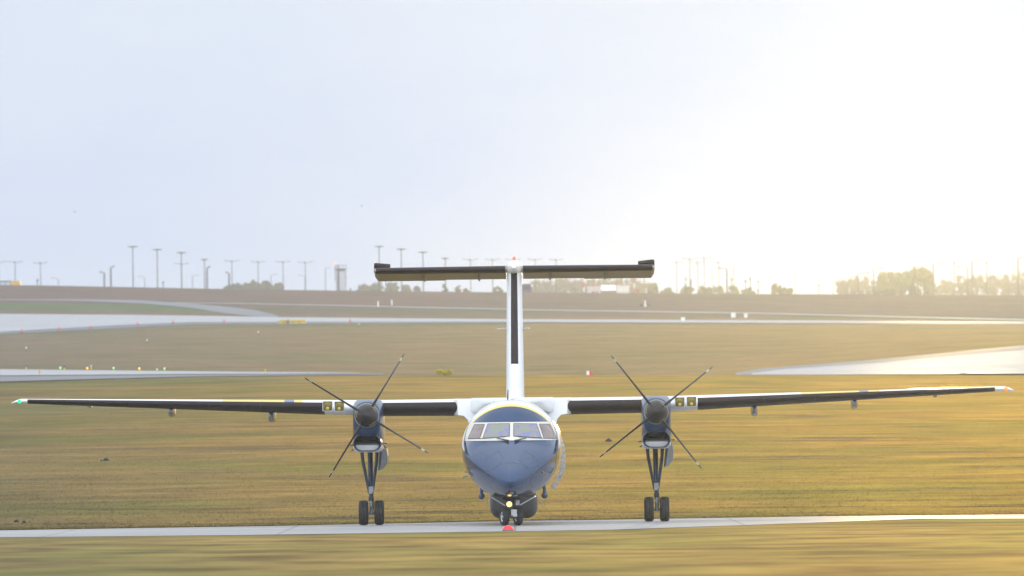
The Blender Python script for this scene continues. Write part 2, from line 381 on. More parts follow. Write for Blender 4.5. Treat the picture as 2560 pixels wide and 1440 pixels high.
def paint_material():
    m = bpy.data.materials.new('fuselage_paint'); m.use_nodes = True; nt = m.node_tree; b = nt.nodes['Principled BSDF']
    b.inputs['Roughness'].default_value = .2; b.inputs['Coat Weight'].default_value = .75; b.inputs['Coat Roughness'].default_value = .02
    tc = nt.nodes.new('ShaderNodeTexCoord'); sp = nt.nodes.new('ShaderNodeSeparateXYZ'); nt.links.new(tc.outputs['Object'], sp.inputs[0])
    def gt(v, t, op='GREATER_THAN'):
        n = nt.nodes.new('ShaderNodeMath'); n.operation = op; nt.links.new(v, n.inputs[0]); n.inputs[1].default_value = t; return n.outputs[0]
    def mul(a, b_):
        n = nt.nodes.new('ShaderNodeMath'); n.operation = 'MULTIPLY'; nt.links.new(a, n.inputs[0]); nt.links.new(b_, n.inputs[1]); return n.outputs[0]
    y, z = sp.outputs['Y'], sp.outputs['Z']
    no = noise_group(nt, tc.outputs['Object'], 2.5, 5)
    b.inputs['Specular IOR Level'].default_value = .15
    blue = mix(nt, 1.0, (.011, .042, .118), ramp(nt, no, .3, .7, .9, 1.1), 'MULTIPLY')
    c = mix(nt, gt(y, -8.22), mix(nt, gt(y, -8.38), blue, (.78, .56, .10)), (.86, .86, .87))
    band = mul(mul(gt(z, 2.285), gt(z, 2.775, 'LESS_THAN')), gt(y, -8.38, 'LESS_THAN'))
    c = mix(nt, band, c, (.60, .58, .52))
    nt.links.new(c, b.inputs['Base Color']); return m
PAINT = paint_material()
WHITE = material('white_paint', (.86, .86, .87), .3, coat=.5, var=.04, scale=3)
NAVY = material('blue_paint', (.016, .045, .105), .3, coat=.3, spec=.15, var=.10, scale=4)
BOOT = material('black_rubber_boot', (.017, .012, .015), .5, spec=.25, var=.2, scale=5)
GREY = material('grey_metal', (.35, .35, .36), .4, metal=.6, var=.1)
LIGHTG = material('pale_grey_paint', (.55, .55, .56), .4, var=.06)
FLAPG = material('fairing_grey', (.20, .20, .21), .3, coat=.5, var=.1)
DOORG = material('door_grey', (.22, .22, .23), .4, var=.15)
DARK = material('dark_recess', (.012, .012, .016), .8, var=.1)
TYRE = material('tyre_rubber', (.022, .022, .025), .7, var=.2, scale=20)
RIM = material('wheel_metal', (.5, .5, .52), .35, metal=.5)
LEG = material('gear_blue_grey', (.020, .038, .075), .35, coat=.3, var=.12)
SPIN = material('spinner_black', (.016, .014, .015), .4, spec=.25, coat=.15, var=.15)
RADOME = material('radome_black', (.028, .027, .033), .42, var=.12)
FAIR = material('beige_paint', (.62, .60, .56), .4, var=.06)

# fuselage: stations y, half width, bottom, top, height of the widest line, exponent
ST = [(-12.04, .015, 1.165, 1.20, 1.18, 2.0), (-11.98, .085, 1.09, 1.26, 1.175, 2.0), (-11.85, .18, 1.01, 1.35, 1.18, 2.0), (-11.6, .345, .93, 1.49, 1.24, 2.0),
      (-11.2, .555, .84, 1.68, 1.38, 2.0), (-10.7, .79, .77, 1.90, 1.56, 2.0), (-10.2, 1.0, .735, 2.11, 1.74, 2.0), (-9.8, 1.125, .725, 2.28, 1.86, 2.05),
      (-9.4, 1.215, .72, 2.53, 1.93, 2.1), (-9.0, 1.265, .715, 2.79, 1.97, 2.05), (-8.6, 1.30, .712, 3.08, 2.01, 2.0), (-8.2, 1.325, .71, 3.27, 2.03, 2.0), (-7.6, 1.342, .71, 3.37, 2.05, 2.0),
      (-6.8, 1.345, .71, 3.40, 2.05, 2.0), (-4, 1.345, .71, 3.40, 2.05, 2.0), (0, 1.345, .71, 3.40, 2.05, 2.0), (4, 1.345, .71, 3.40, 2.05, 2.0), (6, 1.30, .85, 3.40, 2.12, 2.0),
      (8, 1.12, 1.2, 3.40, 2.3, 2.0), (10, .82, 1.7, 3.36, 2.55, 2.0), (12, .45, 2.3, 3.28, 2.8, 2.0), (13.4, .12, 2.8, 3.12, 2.96, 2.0)]
def fuse_ring(y, hw, zb, zt, zc, e, n=56):
    pts = []
    for k in range(n):
        a = math.tau * k / n; c, s = math.cos(a), math.sin(a)
        pts.append(Vector((hw * math.copysign(abs(c) ** (2 / e), c), y, zc + (zt - zc if s > 0 else zc - zb) * math.copysign(abs(s) ** (2 / e), s))))
    return pts
def cr(a, b, c, d, t): return .5 * ((2 * b) + (-a + c) * t + (2 * a - 5 * b + 4 * c - d) * t * t + (-a + 3 * b - 3 * c + d) * t ** 3)
stations = []
for i in range(len(ST) - 1):
    q = [ST[max(i - 1, 0)], ST[i], ST[i + 1], ST[min(i + 2, len(ST) - 1)]]
    nn = 4
    for k in range(nn):
        t = k / nn; y = q[1][0] + (q[2][0] - q[1][0]) * t; row = [y]
        for j in range(1, 6):                       # monotone-ish cubic in station distance
            h = q[2][0] - q[1][0]
            m1 = (q[2][j] - q[0][j]) / max(q[2][0] - q[0][0], 1e-6) * h; m2 = (q[3][j] - q[1][j]) / max(q[3][0] - q[1][0], 1e-6) * h
            row.append(q[1][j] * (2 * t ** 3 - 3 * t * t + 1) + m1 * (t ** 3 - 2 * t * t + t) + q[2][j] * (3 * t * t - 2 * t ** 3) + m2 * (t ** 3 - t * t))
        stations.append(row)
stations.append(list(ST[-1]))
fm = MB(); fm.loft([fuse_ring(*r) for r in stations])
fus = fm.build('fuselage', PAINT, plane, angle=60)
BV = BVHTree.FromPolygons([Vector(v) for v in fm.v], fm.f)
def skin(px, py, off=.01, yl=-9.6):
    """photo pixel -> point on the front of the fuselage skin"""
    p = Lp(px, py, yl); p.y = -20
    h = BV.ray_cast(p, Vector((0, 1, 0)))
    if h[0] is None:
        h2 = BV.find_nearest(Lp(px, py, yl)); q, n = h2[0], h2[1]
    else: q, n = h[0], h[1]
    if n.y > 0: n = -n
    return q + n * off
def glass_material(name, a, b, c_):  # iridescent sheen of the stressed glass is put into the base colour
    m = bpy.data.materials.new(name); m.use_nodes = True; nt = m.node_tree; bs = nt.nodes['Principled BSDF']
    bs.inputs['Roughness'].default_value = .08; bs.inputs['Specular IOR Level'].default_value = .6
    tc = nt.nodes.new('ShaderNodeTexCoord'); mp = nt.nodes.new('ShaderNodeMapping'); nt.links.new(tc.outputs['Object'], mp.inputs[0]); mp.inputs['Scale'].default_value = (1, .3, 1)
    n1 = nt.nodes.new('ShaderNodeTexNoise'); n1.inputs['Scale'].default_value = 4.2; n1.inputs['Detail'].default_value = 2; n1.inputs['Distortion'].default_value = .6
    nt.links.new(mp.outputs[0], n1.inputs['Vector'])
    cr_ = nt.nodes.new('ShaderNodeValToRGB'); nt.links.new(n1.outputs['Fac'], cr_.inputs[0]); e = cr_.color_ramp.elements
    e[0].position = .25; e[0].color = (*a, 1); e[1].position = .75; e[1].color = (*b, 1)
    for p, c in ((.38, c_), (.46, (.19, .25, .19)), (.53, (.27, .20, .28)), (.60, (.14, .19, .36))):
        q = e.new(p); q.color = (*c, 1)
    nt.links.new(cr_.outputs[0], bs.inputs['Base Color']); return m
GLASS = glass_material('windscreen_glass', (.13, .17, .30), (.22, .23, .32), (.24, .23, .22))
SIDE_GLASS = material('side_window_glass', (.20, .155, .155), .06, var=.35, scale=3, spec=.8)
SEAL = material('window_seal', (.05, .04, .045), .6)
def pane(poly, mat, seal=True):
    n = 9; mb = MB(); a, b, c, d = poly; vs = []
    for i in range(n):
        for j in range(n):
            u, v = i / (n - 1), j / (n - 1)
            top = (a[0] + (b[0] - a[0]) * u, a[1] + (b[1] - a[1]) * u); bot = (d[0] + (c[0] - d[0]) * u, d[1] + (c[1] - d[1]) * u)
            vs.append(skin(top[0] + (bot[0] - top[0]) * v, top[1] + (bot[1] - top[1]) * v, .012))
    mb.add(vs, [(i * n + j, i * n + j + 1, (i + 1) * n + j + 1, (i + 1) * n + j) for i in range(n - 1) for j in range(n - 1)])
    o = mb.build('windscreen_pane', mat, plane)
    if seal:
        ed = [vs[i * n] for i in range(n)] + [vs[(n - 1) * n + j] for j in range(1, n)] + [vs[i * n + n - 1] for i in range(n - 2, -1, -1)] + [vs[j] for j in range(n - 2, -1, -1)]
        s = MB(); s.tube(ed, .007, 6); s.build('seal', SEAL, o)
pane(((1219, 1060), (1273.8, 1059.2), (1273.8, 1091), (1207, 1096.4)), GLASS)
pane(((1284, 1059.2), (1341, 1059.8), (1353.5, 1096.2), (1284, 1091)), GLASS)
pane(((1185.5, 1061.8), (1211, 1061), (1199, 1097), (1170, 1097)), SIDE_GLASS)
pane(((1347.4, 1060.5), (1373.5, 1061), (1391, 1096), (1360, 1096.5)), SIDE_GLASS)
def zpx(x, y): return (1120 + x / 3.79, 960 + y / 3.79)
seam = MB()
def seamline(pts, r=.0035):
    ps = [zpx(*p) for p in pts]; out = []
    for a, b in zip(ps[:-1], ps[1:]):
        for k in range(6): out.append(skin(a[0] + (b[0] - a[0]) * k / 6, a[1] + (b[1] - a[1]) * k / 6, .001))
    out.append(skin(*ps[-1], .001)); seam.tube(out, r, 5)
for pts in (((470, 642), (490, 645), (530, 715), (522, 728), (430, 806), (375, 808), (345, 790), (350, 740), (385, 690), (470, 642)),
            ((735, 638), (715, 645), (680, 712), (688, 725), (775, 806), (830, 806), (862, 785), (855, 735), (825, 690), (735, 638)),
            ((440, 800), (520, 757), (600, 743), (690, 757), (770, 800)), ((345, 845), (420, 836), (430, 950), (405, 978)), ((868, 838), (793, 836), (786, 950), (812, 975)),
            ((185, 545), (400, 545), (600, 540), (800, 545), (1040, 545))): seamline(pts)
seam.build('panel_seam', SEAL, fus)
for sgn, pts in ((-1, ((464, 520), (500, 528), (545, 540), (572, 549))), (1, ((740, 520), (700, 528), (665, 540), (636, 549)))):
    wm = MB(); pp = [skin(*zpx(*p), .03) for p in pts]; wm.tube(pp, [.012, .014, .02, .035], 8)
    wm.tube([skin(*zpx(*p), .03) for p in ((((300, 524), (420, 517), (540, 505)) if sgn < 0 else ((905, 520), (790, 515), (665, 503))))], .009, 6)
    wm.build('wiper', SEAL, plane)
def rod(name, pts, r, mat, n=8, parent=None):
    mb = MB(); mb.tube(pts, r, n); return mb.build(name, mat, parent or plane)
rod('whip_antenna', [Lp(1269, 1006, -7.0), Lp(1270, 974, -7.0)], [.022, .012], SEAL)
rod('wire_antenna', [Lp(1232, 999, -4.5), Lp(1239, 1021, -6.9)], .008, SEAL)
rod('pitot_probe', [Lp(1171, 1190, -9.0), Lp(1163, 1191, -9.0), Lp(1158, 1195, -9.3)], .018, GREY)
rod('pitot_probe', [Lp(1392, 1189, -9.0), Lp(1399, 1192, -9.0), Lp(1404, 1191, -9.3)], .018, GREY)
rod('angle_vane', [Lp(1168, 1181, -8.6), Lp(1162, 1178, -8.6)], .016, GREY)
rod('belly_antenna', [Lp(1226, 1240, -6.6), Lp(1217, 1268, -6.3)], .010, LIGHTG)
rod('belly_antenna', [Lp(1343, 1238, -6.6), Lp(1357, 1264, -6.3)], .010, LIGHTG)
mb = MB(); q = skin(1358, 1181, .012); mb.lathe([(0, .03), (.03, .022), (.04, 0)], q, (0.4, -1, 0), 12)
mb.build('marker_button', material('orange_plastic', (.55, .22, .02), .4), plane)
# camera balls hung under the cheeks
for px, py in ((1204, 1240.5), (1361.5, 1238.5)):
    mb = MB(); c = Lp(px, py, -7.6); rr = .088
    mb.lathe([(rr * -math.cos(a), rr * math.sin(a)) for a in np.linspace(0, math.pi, 14)], c, (0, 0, 1), 20)
    mb.tube([c + Vector((0, 0, .06)), c + Vector((0, 0, .20)), c + Vector((-.06 * math.copysign(1, c.x), 0, .42))], [.05, .045, .05], 12)
    mb.build('sensor_ball', material('ball_blue', (.03, .055, .12), .25, coat=.5), plane)
# belly radar dome
mb = MB(); rc = Lp(1285, 1296, -4.2); x0 = rc.x; zb = rc.z
mb.loft([rrect(.05, zb + .25, .80, .03, -5.65, x0), rrect(.40, zb + .06, .82, .2, -5.5, x0), rrect(.57, zb + .01, .95, .27, -5.2, x0), rrect(.64, zb, 1.0, .30, -4.7, x0), rrect(.645, zb, 1.0, .30, -4.0, x0), rrect(.63, zb + .02, 1.0, .30, -3.2, x0), rrect(.40, zb + .15, .9, .25, -2.7, x0)])
mb.build('belly_radome', RADOME, plane)
# row of pale blocks standing off the left flank
for k, (zx, zy) in enumerate(((1047, 487), (1066, 535), (1081, 582), (1089, 630), (1094, 678), (1096, 727), (1092, 775), (1084, 818), (1070, 860), (1049, 905), (1022, 945), (1000, 975))):
    px, py = zpx(zx, zy); c = Lp(px, py, 2.0); ang = math.atan2(c.z - 2.05, c.x)
    mb = MB(); mb.box(c - Vector((math.cos(ang) * .01, 0, math.sin(ang) * .01)), (.14, .12, .104), Matrix.Rotation(-ang, 3, 'Y'))
    mb.build('fairing_block', WHITE, plane, smooth=False)

# wing
def foil(t, n=22):
    """closed airfoil loop from the trailing edge over the top: (chord fraction, height fraction of the chord)"""
    xs = [.5 * (1 + math.cos(math.pi * k / n)) for k in range(n + 1)]
    yt = lambda x: 5 * t * (.2969 * math.sqrt(x) - .1260 * x - .3516 * x * x + .2843 * x ** 3 - .1036 * x ** 4)
    return [(x, yt(x)) for x in xs] + [(x, -yt(x)) for x in xs[-2:0:-1]]
def wing_at(x):
    ax = abs(x); u = max(0, (ax - 3.93) / (13.4 - 3.93))
    if ax <= 3.93: top, bot, ch, le = 3.435, 2.965 + .035 * ax / 3.93, 2.5, -1.55
    else: top, bot, ch, le = 3.435 + .155 * u, 3.00 + .465 * u, 2.5 - 1.25 * u, -1.55 + .62 * u
    return top, bot, ch, le
def wing_ring(x, grow=0.0, keep=None, n=22):
    top, bot, ch, le = wing_at(x); T = top - bot; mid = (top + bot) / 2; lp = foil(T / ch, n); inc = R(0.6)
    if keep: lp = lp[keep[0]:keep[1]]
    out = []
    for i, (a, h) in enumerate(lp):
        p0 = lp[max(i - 1, 0)]; p1 = lp[min(i + 1, len(lp) - 1)]; tx, th = p1[0] - p0[0], p1[1] - p0[1]; ln = math.hypot(tx, th) or 1
        y = (a - .3) * ch + grow * th / ln; z = h * ch - grow * tx / ln
        # outward normal of a loop running top-side forward
        out.append(Vector((x, le + .3 * ch + y * math.cos(inc), mid + z - y * math.sin(inc))))
    return out
def wing_material():
    m = bpy.data.materials.new('wing_paint'); m.use_nodes = True; nt = m.node_tree; b = nt.nodes['Principled BSDF']
    b.inputs['Roughness'].default_value = .35; b.inputs['Coat Weight'].default_value = .4
    tc = nt.nodes.new('ShaderNodeTexCoord'); sp = nt.nodes.new('ShaderNodeSeparateXYZ'); nt.links.new(tc.outputs['Object'], sp.inputs[0])
    x = sp.outputs['X']
    def rng_(a, b_):
        g = nt.nodes.new('ShaderNodeMath'); g.operation = 'GREATER_THAN'; nt.links.new(x, g.inputs[0]); g.inputs[1].default_value = a
        l = nt.nodes.new('ShaderNodeMath'); l.operation = 'LESS_THAN'; nt.links.new(x, l.inputs[0]); l.inputs[1].default_value = b_
        mu = nt.nodes.new('ShaderNodeMath'); mu.operation = 'MULTIPLY'; nt.links.new(g.outputs[0], mu.inputs[0]); nt.links.new(l.outputs[0], mu.inputs[1]); return mu.outputs[0]
    c = mix(nt, rng_(-7.95, -5.75), (.80, .80, .81), (.80, .55, .07)); c = mix(nt, rng_(7.9, 10.05), c, (.80, .55, .07))
    c = mix(nt, rng_(-6.25, -5.98), c, (.06, .13, .28)); c = mix(nt, rng_(9.5, 9.75), c, (.06, .13, .28))
    nt.links.new(c, b.inputs['Base Color']); return m
WINGM = wing_material()
wxs = [0, 1.2, 2.4, 3.93] + list(np.linspace(5, 13.3, 9))
TOPK, BOTK = 19, 31      # boot: part of the foil loop kept (index 22 is the leading edge)
for sg in (-1, 1):
    mb = MB(); mb.loft([wing_ring(sg * x) for x in wxs], cap0=False)
    wing = mb.build('wing', WINGM, plane, angle=50)
    # drooping cone-like tip
    mb = MB(); t, b, ch, le = wing_at(13.3); md = (t + b) / 2
    def tipring(x, k, dz, yo=0): return [Vector((sg * x, le + .3 * ch + (p.y - le - .3 * ch) * k + yo, md + dz + (p.z - md) * k)) for p in wing_ring(sg * 13.3)]
    mb.loft([tipring(13.302, 1.02, 0), tipring(13.48, 1.0, .004), tipring(13.60, .78, -.012, .03), tipring(13.70, .42, -.036, .08), tipring(13.77, .08, -.055, .12)])
    tip = mb.build('wing_tip', WHITE, wing, angle=60)
    col = (.02, .85, .25) if sg < 0 else (1.0, .22, .05)
    mb = MB(); c = Vector((sg * 13.52, le + .02, md - .005)); mb.lathe([(-.05, .02), (-.03, .045), (0, .052), (.05, .05)], c, (0, 1, 0), 14)
    mb.build('navigation_light', material('green_lamp' if sg < 0 else 'red_lamp', col, .2, emit=col, strength=1.1), wing)
    for x0, x1 in (((1.5, 3.56), (5.15, 13.3)) if sg < 0 else ((1.43, 3.54), (5.07, 13.22))):
        mb = MB(); n = 14; xs = [x0 + (x1 - x0) * k / n for k in range(n + 1)]
        rr = [wing_ring(sg * x, .008, (TOPK, BOTK + 1)) for x in xs]; k = len(rr[0])
        mb.add([p for r in rr for p in r], [(i * k + j, i * k + j + 1, (i + 1) * k + j + 1, (i + 1) * k + j) for i in range(n) for j in range(k - 1)])
        mb.build('deicing_boot', BOOT, wing)
        if x0 > 4:
            for xb in (6.9, 8.3, 10.5, 12.2):
                mb = MB(); r_ = wing_ring(sg * xb, .013, (TOPK, BOTK + 1)); mb.tube(r_, .006, 5)
                mb.build('boot_seam', SEAL, wing)
    # landing lights beside the nacelle
    for xl in ((4.74, 5.06) if sg < 0 else (4.58, 4.90)):
        top, bot, ch, le = wing_at(xl); md = (top + bot) / 2
        fr = MB(); fr.box((sg * xl, le + .045, md + .03), (.275, .12, .275)); fo = fr.build('landing_light', WHITE, wing, smooth=False)
        ln = MB(); ln.box((sg * xl, le - .020, md + .03), (.25, .012, .25)); ln.build('lens', material('amber_lens', (.11, .09, .028), .12, var=.3, scale=14), fo, smooth=False)
        rf = MB(); rf.lathe([(0, .10), (.004, .115), (.010, .115)], (sg * xl, le - .036, md + .02), (0, 1, 0), 20)
        rf.build('reflector', material('gilt_reflector', (.20, .16, .04), .25, metal=.6), fo)
        bu = MB(); bu.lathe([(0, .02), (.01, .045), (.02, .03)], (sg * xl, le - .06, md - .035), (0, 1, 0), 12)
        bu.build('bulb', material('yellow_bulb', (.55, .40, .08), .2), fo)
for px, py, w_, h_ in ((429, 1032, 17, 21), (679.5, 1044, 18, 24), (1886, 1029, 17, 24), (2136, 1012, 16, 21)):
    mb = MB(); c = Lp(px, py, 0); hw, hh = w_ / 182, h_ / 182
    ring = lambda k, y: [Vector((c.x + p.x * k, y, c.z + .05 + (p.z) * k)) for p in rrect(hw, -hh - .05, hh + .05, hw, 0)]
    mb.loft([ring(.15, -.95), ring(.55, -.85), ring(.9, -.5), ring(1, 0), ring(1, .8), ring(.6, 1.4), ring(.1, 1.7)])
    mb.build('flap_fairing', FLAPG, plane)
for px, py in ((224, 1017), (2338, 990)):
    mb = MB(); c = Lp(px, py, -.2); mb.loft([rrect(.05, c.z - .03, c.z + .06, .02, -.5, c.x), rrect(.05, c.z - .03, c.z + .09, .02, .4, c.x)]); mb.build('aileron_fairing', GREY, plane)
# white fillet joining wing and fuselage
mb = MB()
def fil(y, k, zt):
    h = [(1.62, zt - .02), (1.60, 2.985 + .1 * (1 - k)), (1.42, 2.965), (1.30, 2.93), (1.225, 2.86), (1.195, 2.74), (1.19, 2.55), (1.10, 2.3)]
    pts = [(x * (k if x > 1.3 else 1) if k < 1 else x, z) for x, z in h]
    return [Vector((x, y, z)) for x, z in pts] + [Vector((-x, y, z)) for x, z in pts[::-1]]
mb.loft([fil(-1.58, .93, 3.41), fil(-1.35, 1, 3.452), fil(-.5, 1, 3.462), fil(.8, 1, 3.44)])
mb.build('wing_root_fairing', WHITE, plane, angle=50)
mb = MB(); mb.loft([rrect(.16, 3.2, 3.36, .08, -6.4), rrect(.6, 3.2, 3.435, .12, -4.6), rrect(.95, 3.1, 3.45, .12, -2.6), rrect(1.2, 3.0, 3.455, .12, -1.3), rrect(1.2, 3.0, 3.44, .12, 2.0), rrect(.5, 3.1, 3.40, .12, 4.5)])
mb.build('roof_fairing', WHITE, plane)
for px, py in ((1198, 1002.5), (1257, 1001.5), (1305, 1001)):
    mb = MB(); mb.box(Lp(px, py, -1.75), (.07, .12, .03)); mb.build('roof_vent', GREY, plane, smooth=False)

# nacelles, propellers, main gear
def nacelle(xc, blade0):
    mb = MB(); R_ = lambda hw, a, b, r, y: rrect(hw, a, b, r, y, xc)
    mb.loft([R_(.30, 2.50, 3.33, .30, -4.33), R_(.345, 2.44, 3.365, .33, -4.28), R_(.375, 2.38, 3.40, .35, -4.05), R_(.395, 2.30, 3.425, .30, -3.5), R_(.403, 2.1, 3.44, .22, -2.8), R_(.405, 2.03, 3.45, .18, -1.8),
             R_(.405, 2.02, 3.455, .16, -.5), R_(.40, 2.06, 3.45, .16, .8), R_(.36, 2.3, 3.44, .16, 2.2), R_(.25, 2.65, 3.38, .14, 3.6), R_(.08, 2.95, 3.2, .06, 4.7)])
    nac = mb.build('nacelle', NAVY, plane, angle=50)
    # chin intake: rounded lip, dark duct
    mb = MB(); ring = lambda k, y, z0=2.035, z1=2.475: rrect(.392 * k, z0 + (1 - k) * .2, z1 - (1 - k) * .12, .22, y, xc)
    mb.loft([ring(1.02, -2.2), ring(1.015, -3.4), ring(1.0, -4.2), ring(.98, -4.38), ring(.94, -4.43), ring(.885, -4.40), ring(.86, -4.3)], cap0=False, cap1=False)
    it = mb.build('air_intake', NAVY, nac, angle=50)
    mb = MB(); mb.loft([ring(.862, -4.33), ring(.84, -4.0), ring(.6, -3.6)], cap0=False); mb.build('intake_duct', DARK, nac)
    mb = MB(); mb.loft([R_(.36, 2.012, 2.2, .13, -4.2), R_(.395, 2.005, 2.3, .15, -3.6), R_(.40, 2.0, 2.3, .15, -.4)]); mb.build('belly_panel', LIGHTG, nac)
    zc = 3.005; yc = -4.34
    mb = MB(); mb.lathe([(0, .335), (.03, .34), (.06, .33)], (xc, yc - .02, zc), (0, -1, 0), 40); mb.build('spinner_plate', GREY, nac)
    mb = MB(); mb.lathe([(0, .318), (.10, .312), (.22, .285), (.36, .225), (.48, .15), (.56, .075), (.60, .02), (.605, 0)], (xc, yc - .075, zc), (0, -1, 0), 40)
    sp = mb.build('spinner', SPIN, nac, angle=60)
    yl = material('yellow_line', (.5, .36, .06), .4)
    for a0 in (25, 150, 285):
        mb = MB(); mb.tube([Vector((xc + .276 * math.cos(R(a0 + 8 * i)), yc - .33 + .005, zc + .276 * math.sin(R(a0 + 8 * i)))) for i in range(6)], .007, 5)
        mb.build('paint_line', yl, sp)
    for k in range(4):
        a = R(blade0 + 90 * k); rad = Vector((math.sin(a), 0, math.cos(a))); tan = Vector((math.cos(a), 0, -math.sin(a)))
        rings = []; mb = MB(); prof = [(.24, .07, .07, 84), (.40, .10, .07, 84), (.7, .17, .05, 83), (1.1, .21, .036, 81), (1.55, .20, .026, 79), (1.74, .185, .022, 78.5), (1.84, .17, .02, 78), (1.93, .12, .015, 78), (1.97, .05, .01, 78)]
        for r, ch, th, pit in prof:
            ca = tan * math.cos(R(pit)) + Vector((0, -1, 0)) * math.sin(R(pit)); cn = tan * -math.sin(R(pit)) + Vector((0, -1, 0)) * math.cos(R(pit))
            rings.append([Vector((xc, yc - .26, zc)) + rad * r + ca * (ch / 2 * math.cos(t)) + cn * (th / 2 * math.sin(t)) for t in np.linspace(0, math.tau, 12, endpoint=False)])
        mb.loft(rings[:6], 0, True, False); mb.loft(rings[5:7], 1, False, False); mb.loft(rings[6:], 0, False, True)
        mb.build('propeller_blade', [SPIN, material('tip_band', (.42, .40, .30), .5)], sp)
    for x, z, dx, dz in ((-.405, 2.21, -.09, -.01), (-.38, 2.10, -.08, -.045), (.405, 2.24, .10, 0)):
        rod('drain_mast', [(xc + x, -2.5, z), (xc + x + dx, -2.5, z + dz)], .016, SEAL, 8, nac)
    return nac
nacelle(-3.94, 32); nacelle(3.925, 52)
def wheel(c, r, w, axis, parent, name='wheel'):
    axis = Vector(axis).normalized(); wl = MB(); h = w / 2
    wl.lathe([(-h * .55, r * .52), (-h * .92, r * .62), (-h, r * .78), (-h * .9, r * .91), (-h * .62, r * .985), (-h * .5, r * .97), (-h * .44, r * .99), (-h * .1, r), (-h * .06, r * .985), (h * .06, r * .985), (h * .1, r), (h * .44, r * .99), (h * .5, r * .97),
              (h * .62, r * .985), (h * .9, r * .91), (h, r * .78), (h * .92, r * .62), (h * .55, r * .52)], c, axis, 36)
    t = wl.build(name, TYRE, parent, angle=50)
    m = MB()
    for s in (-1, 1):
        m.lathe([(s * h * .5, r * .53), (s * h * .78, r * .55), (s * h * .72, r * .46), (s * h * .45, r * .36), (s * h * .5, r * .2), (s * h * .8, r * .16), (s * h * .84, .001)], c, axis, 28, cap0=False, cap1=False)
    m.build('rim', RIM, t); return t
def main_gear(xc):
    g = MB(); g.tube([(xc, .02, .70), (xc, .02, 1.12)], [.055, .06], 14); g.tube([(xc - .01, .05, 1.05), (xc - .02, .35, 2.1)], [.068, .075], 14)
    g.tube([(xc, 0, .66), (xc, 0, .78)], .075, 14)
    leg = g.build('gear_strut', LEG, plane)
    for dx0, dx1 in ((-.25, -.045), (.185, .035)):
        m = MB(); m.tube([(xc + dx0, -.05, 2.12), (xc + dx0 * .86, -.04, 1.75), (xc + dx1, 0, .86)], [.05, .045, .038], 12); m.build('side_brace', LEG, leg)
    m = MB(); m.box((xc, -.02, .96), (.13, .10, .20)); m.tube([(xc - .06, -.07, .60), (xc, -.09, .48), (xc + .05, -.07, .36)], .02, 8); m.tube([(xc, -.02, .72), (xc, -.02, .28)], .05, 12)
    m.build('shock_absorber', GREY, leg)
    m = MB(); m.tube([(xc - .2, 0, .343), (xc + .2, 0, .343)], .04, 12); m.build('axle', GREY, leg)
    m = MB(); m.tube([(xc + .04, -.08, .9), (xc + .07, -.09, .6), (xc + .05, -.07, .40)], .012, 6); m.build('brake_hose', SEAL, leg)
    for dx in (-.215, .215): wheel((xc + dx, 0, .343), .343, .262, (1, 0, 0), leg)
    m = MB(); m.add([(xc + .34, -.9, 2.09), (xc + .45, -.85, 2.10), (xc + .475, -.8, 1.9), (xc + .46, -.75, 1.70), (xc + .33, -.8, 1.52), (xc + .24, -.9, 1.53),
                     (xc + .36, .5, 2.09), (xc + .465, .55, 2.10), (xc + .49, .55, 1.9), (xc + .475, .5, 1.72), (xc + .34, .45, 1.55), (xc + .25, .4, 1.56)],
                    [(5, 4, 3, 2, 1, 0), (6, 7, 8, 9, 10, 11), (0, 1, 7, 6), (1, 2, 8, 7), (2, 3, 9, 8), (3, 4, 10, 9), (4, 5, 11, 10), (5, 0, 6, 11)])
    dr = m.build('gear_door', DOORG, plane, smooth=False)
    m = MB(); m.tube([(xc + .30, -.95, 2.1), (xc + .27, -.95, 1.8), (xc + .23, -.95, 1.5)], [.035, .04, .02], 8); m.tube([(xc + .42, -.6, 2.13), (xc + .37, -.4, 2.2), (xc + .3, -.4, 2.1)], .02, 8)
    m.build('door_arm', LEG, dr)
main_gear(-3.925); main_gear(3.915)
# nose gear, steered
ng = Lp(1278.5, 1311, -10.0); nx = ng.x
m = MB(); m.tube([(nx, -10.0, .26), (nx, -10.0, .62)], .05, 14); m.tube([(nx - .02, -10.0, .60), (nx - .03, -9.9, .95)], .07, 14); m.tube([(nx - .09, -10.05, .55), (nx - .09, -10, .9)], .018, 8); m.tube([(nx + .06, -10.05, .55), (nx + .06, -10, .9)], .018, 8)
ngl = m.build('nose_gear_strut', LEG, plane)
sa = R(17); ax = Vector((math.cos(sa), math.sin(sa), 0))
m = MB(); m.tube([Vector((nx, -10, .245)) - ax * .19, Vector((nx, -10, .245)) + ax * .19], .035, 10); m.build('axle', GREY, ngl)
for s in (-1, 1): wheel(Vector((nx, -10.0, .243)) + ax * (.192 * s), .24, .17, ax, ngl)
m = MB(); m.box(Lp(1285, 1281, -10.2), (.15, .10, .16)); m.box(Lp(1288, 1288.5, -10.22), (.11, .08, .06)); m.build('torque_link', LIGHTG, ngl, smooth=False)
m = MB(); m.box(Lp(1294, 1256, -10.1), (.10, .10, .14)); m.build('steering_box', LIGHTG, ngl, smooth=False)
for px, py, r, st in ((1273.2, 1260.5, .074, 2.0), (1274.6, 1233.3, .034, 1.8)):
    c = Lp(px, py, -10.3)
    m = MB(); m.lathe([(.10, r * .5), (.03, r * 1.05), (-.01, r * 1.08), (-.012, r)], c, (0, 1, 0), 20, cap1=False); ho = m.build('taxi_light', GREY, ngl)
    m = MB(); m.lathe([(-.035, .001), (-.03, r * .5), (-.015, r * .9), (0, r)], c, (0, 1, 0), 20); m.build('lens', material('lit_lamp', (1, .8, .4), .2, emit=(1.0, .62, .16), strength=st), ho)
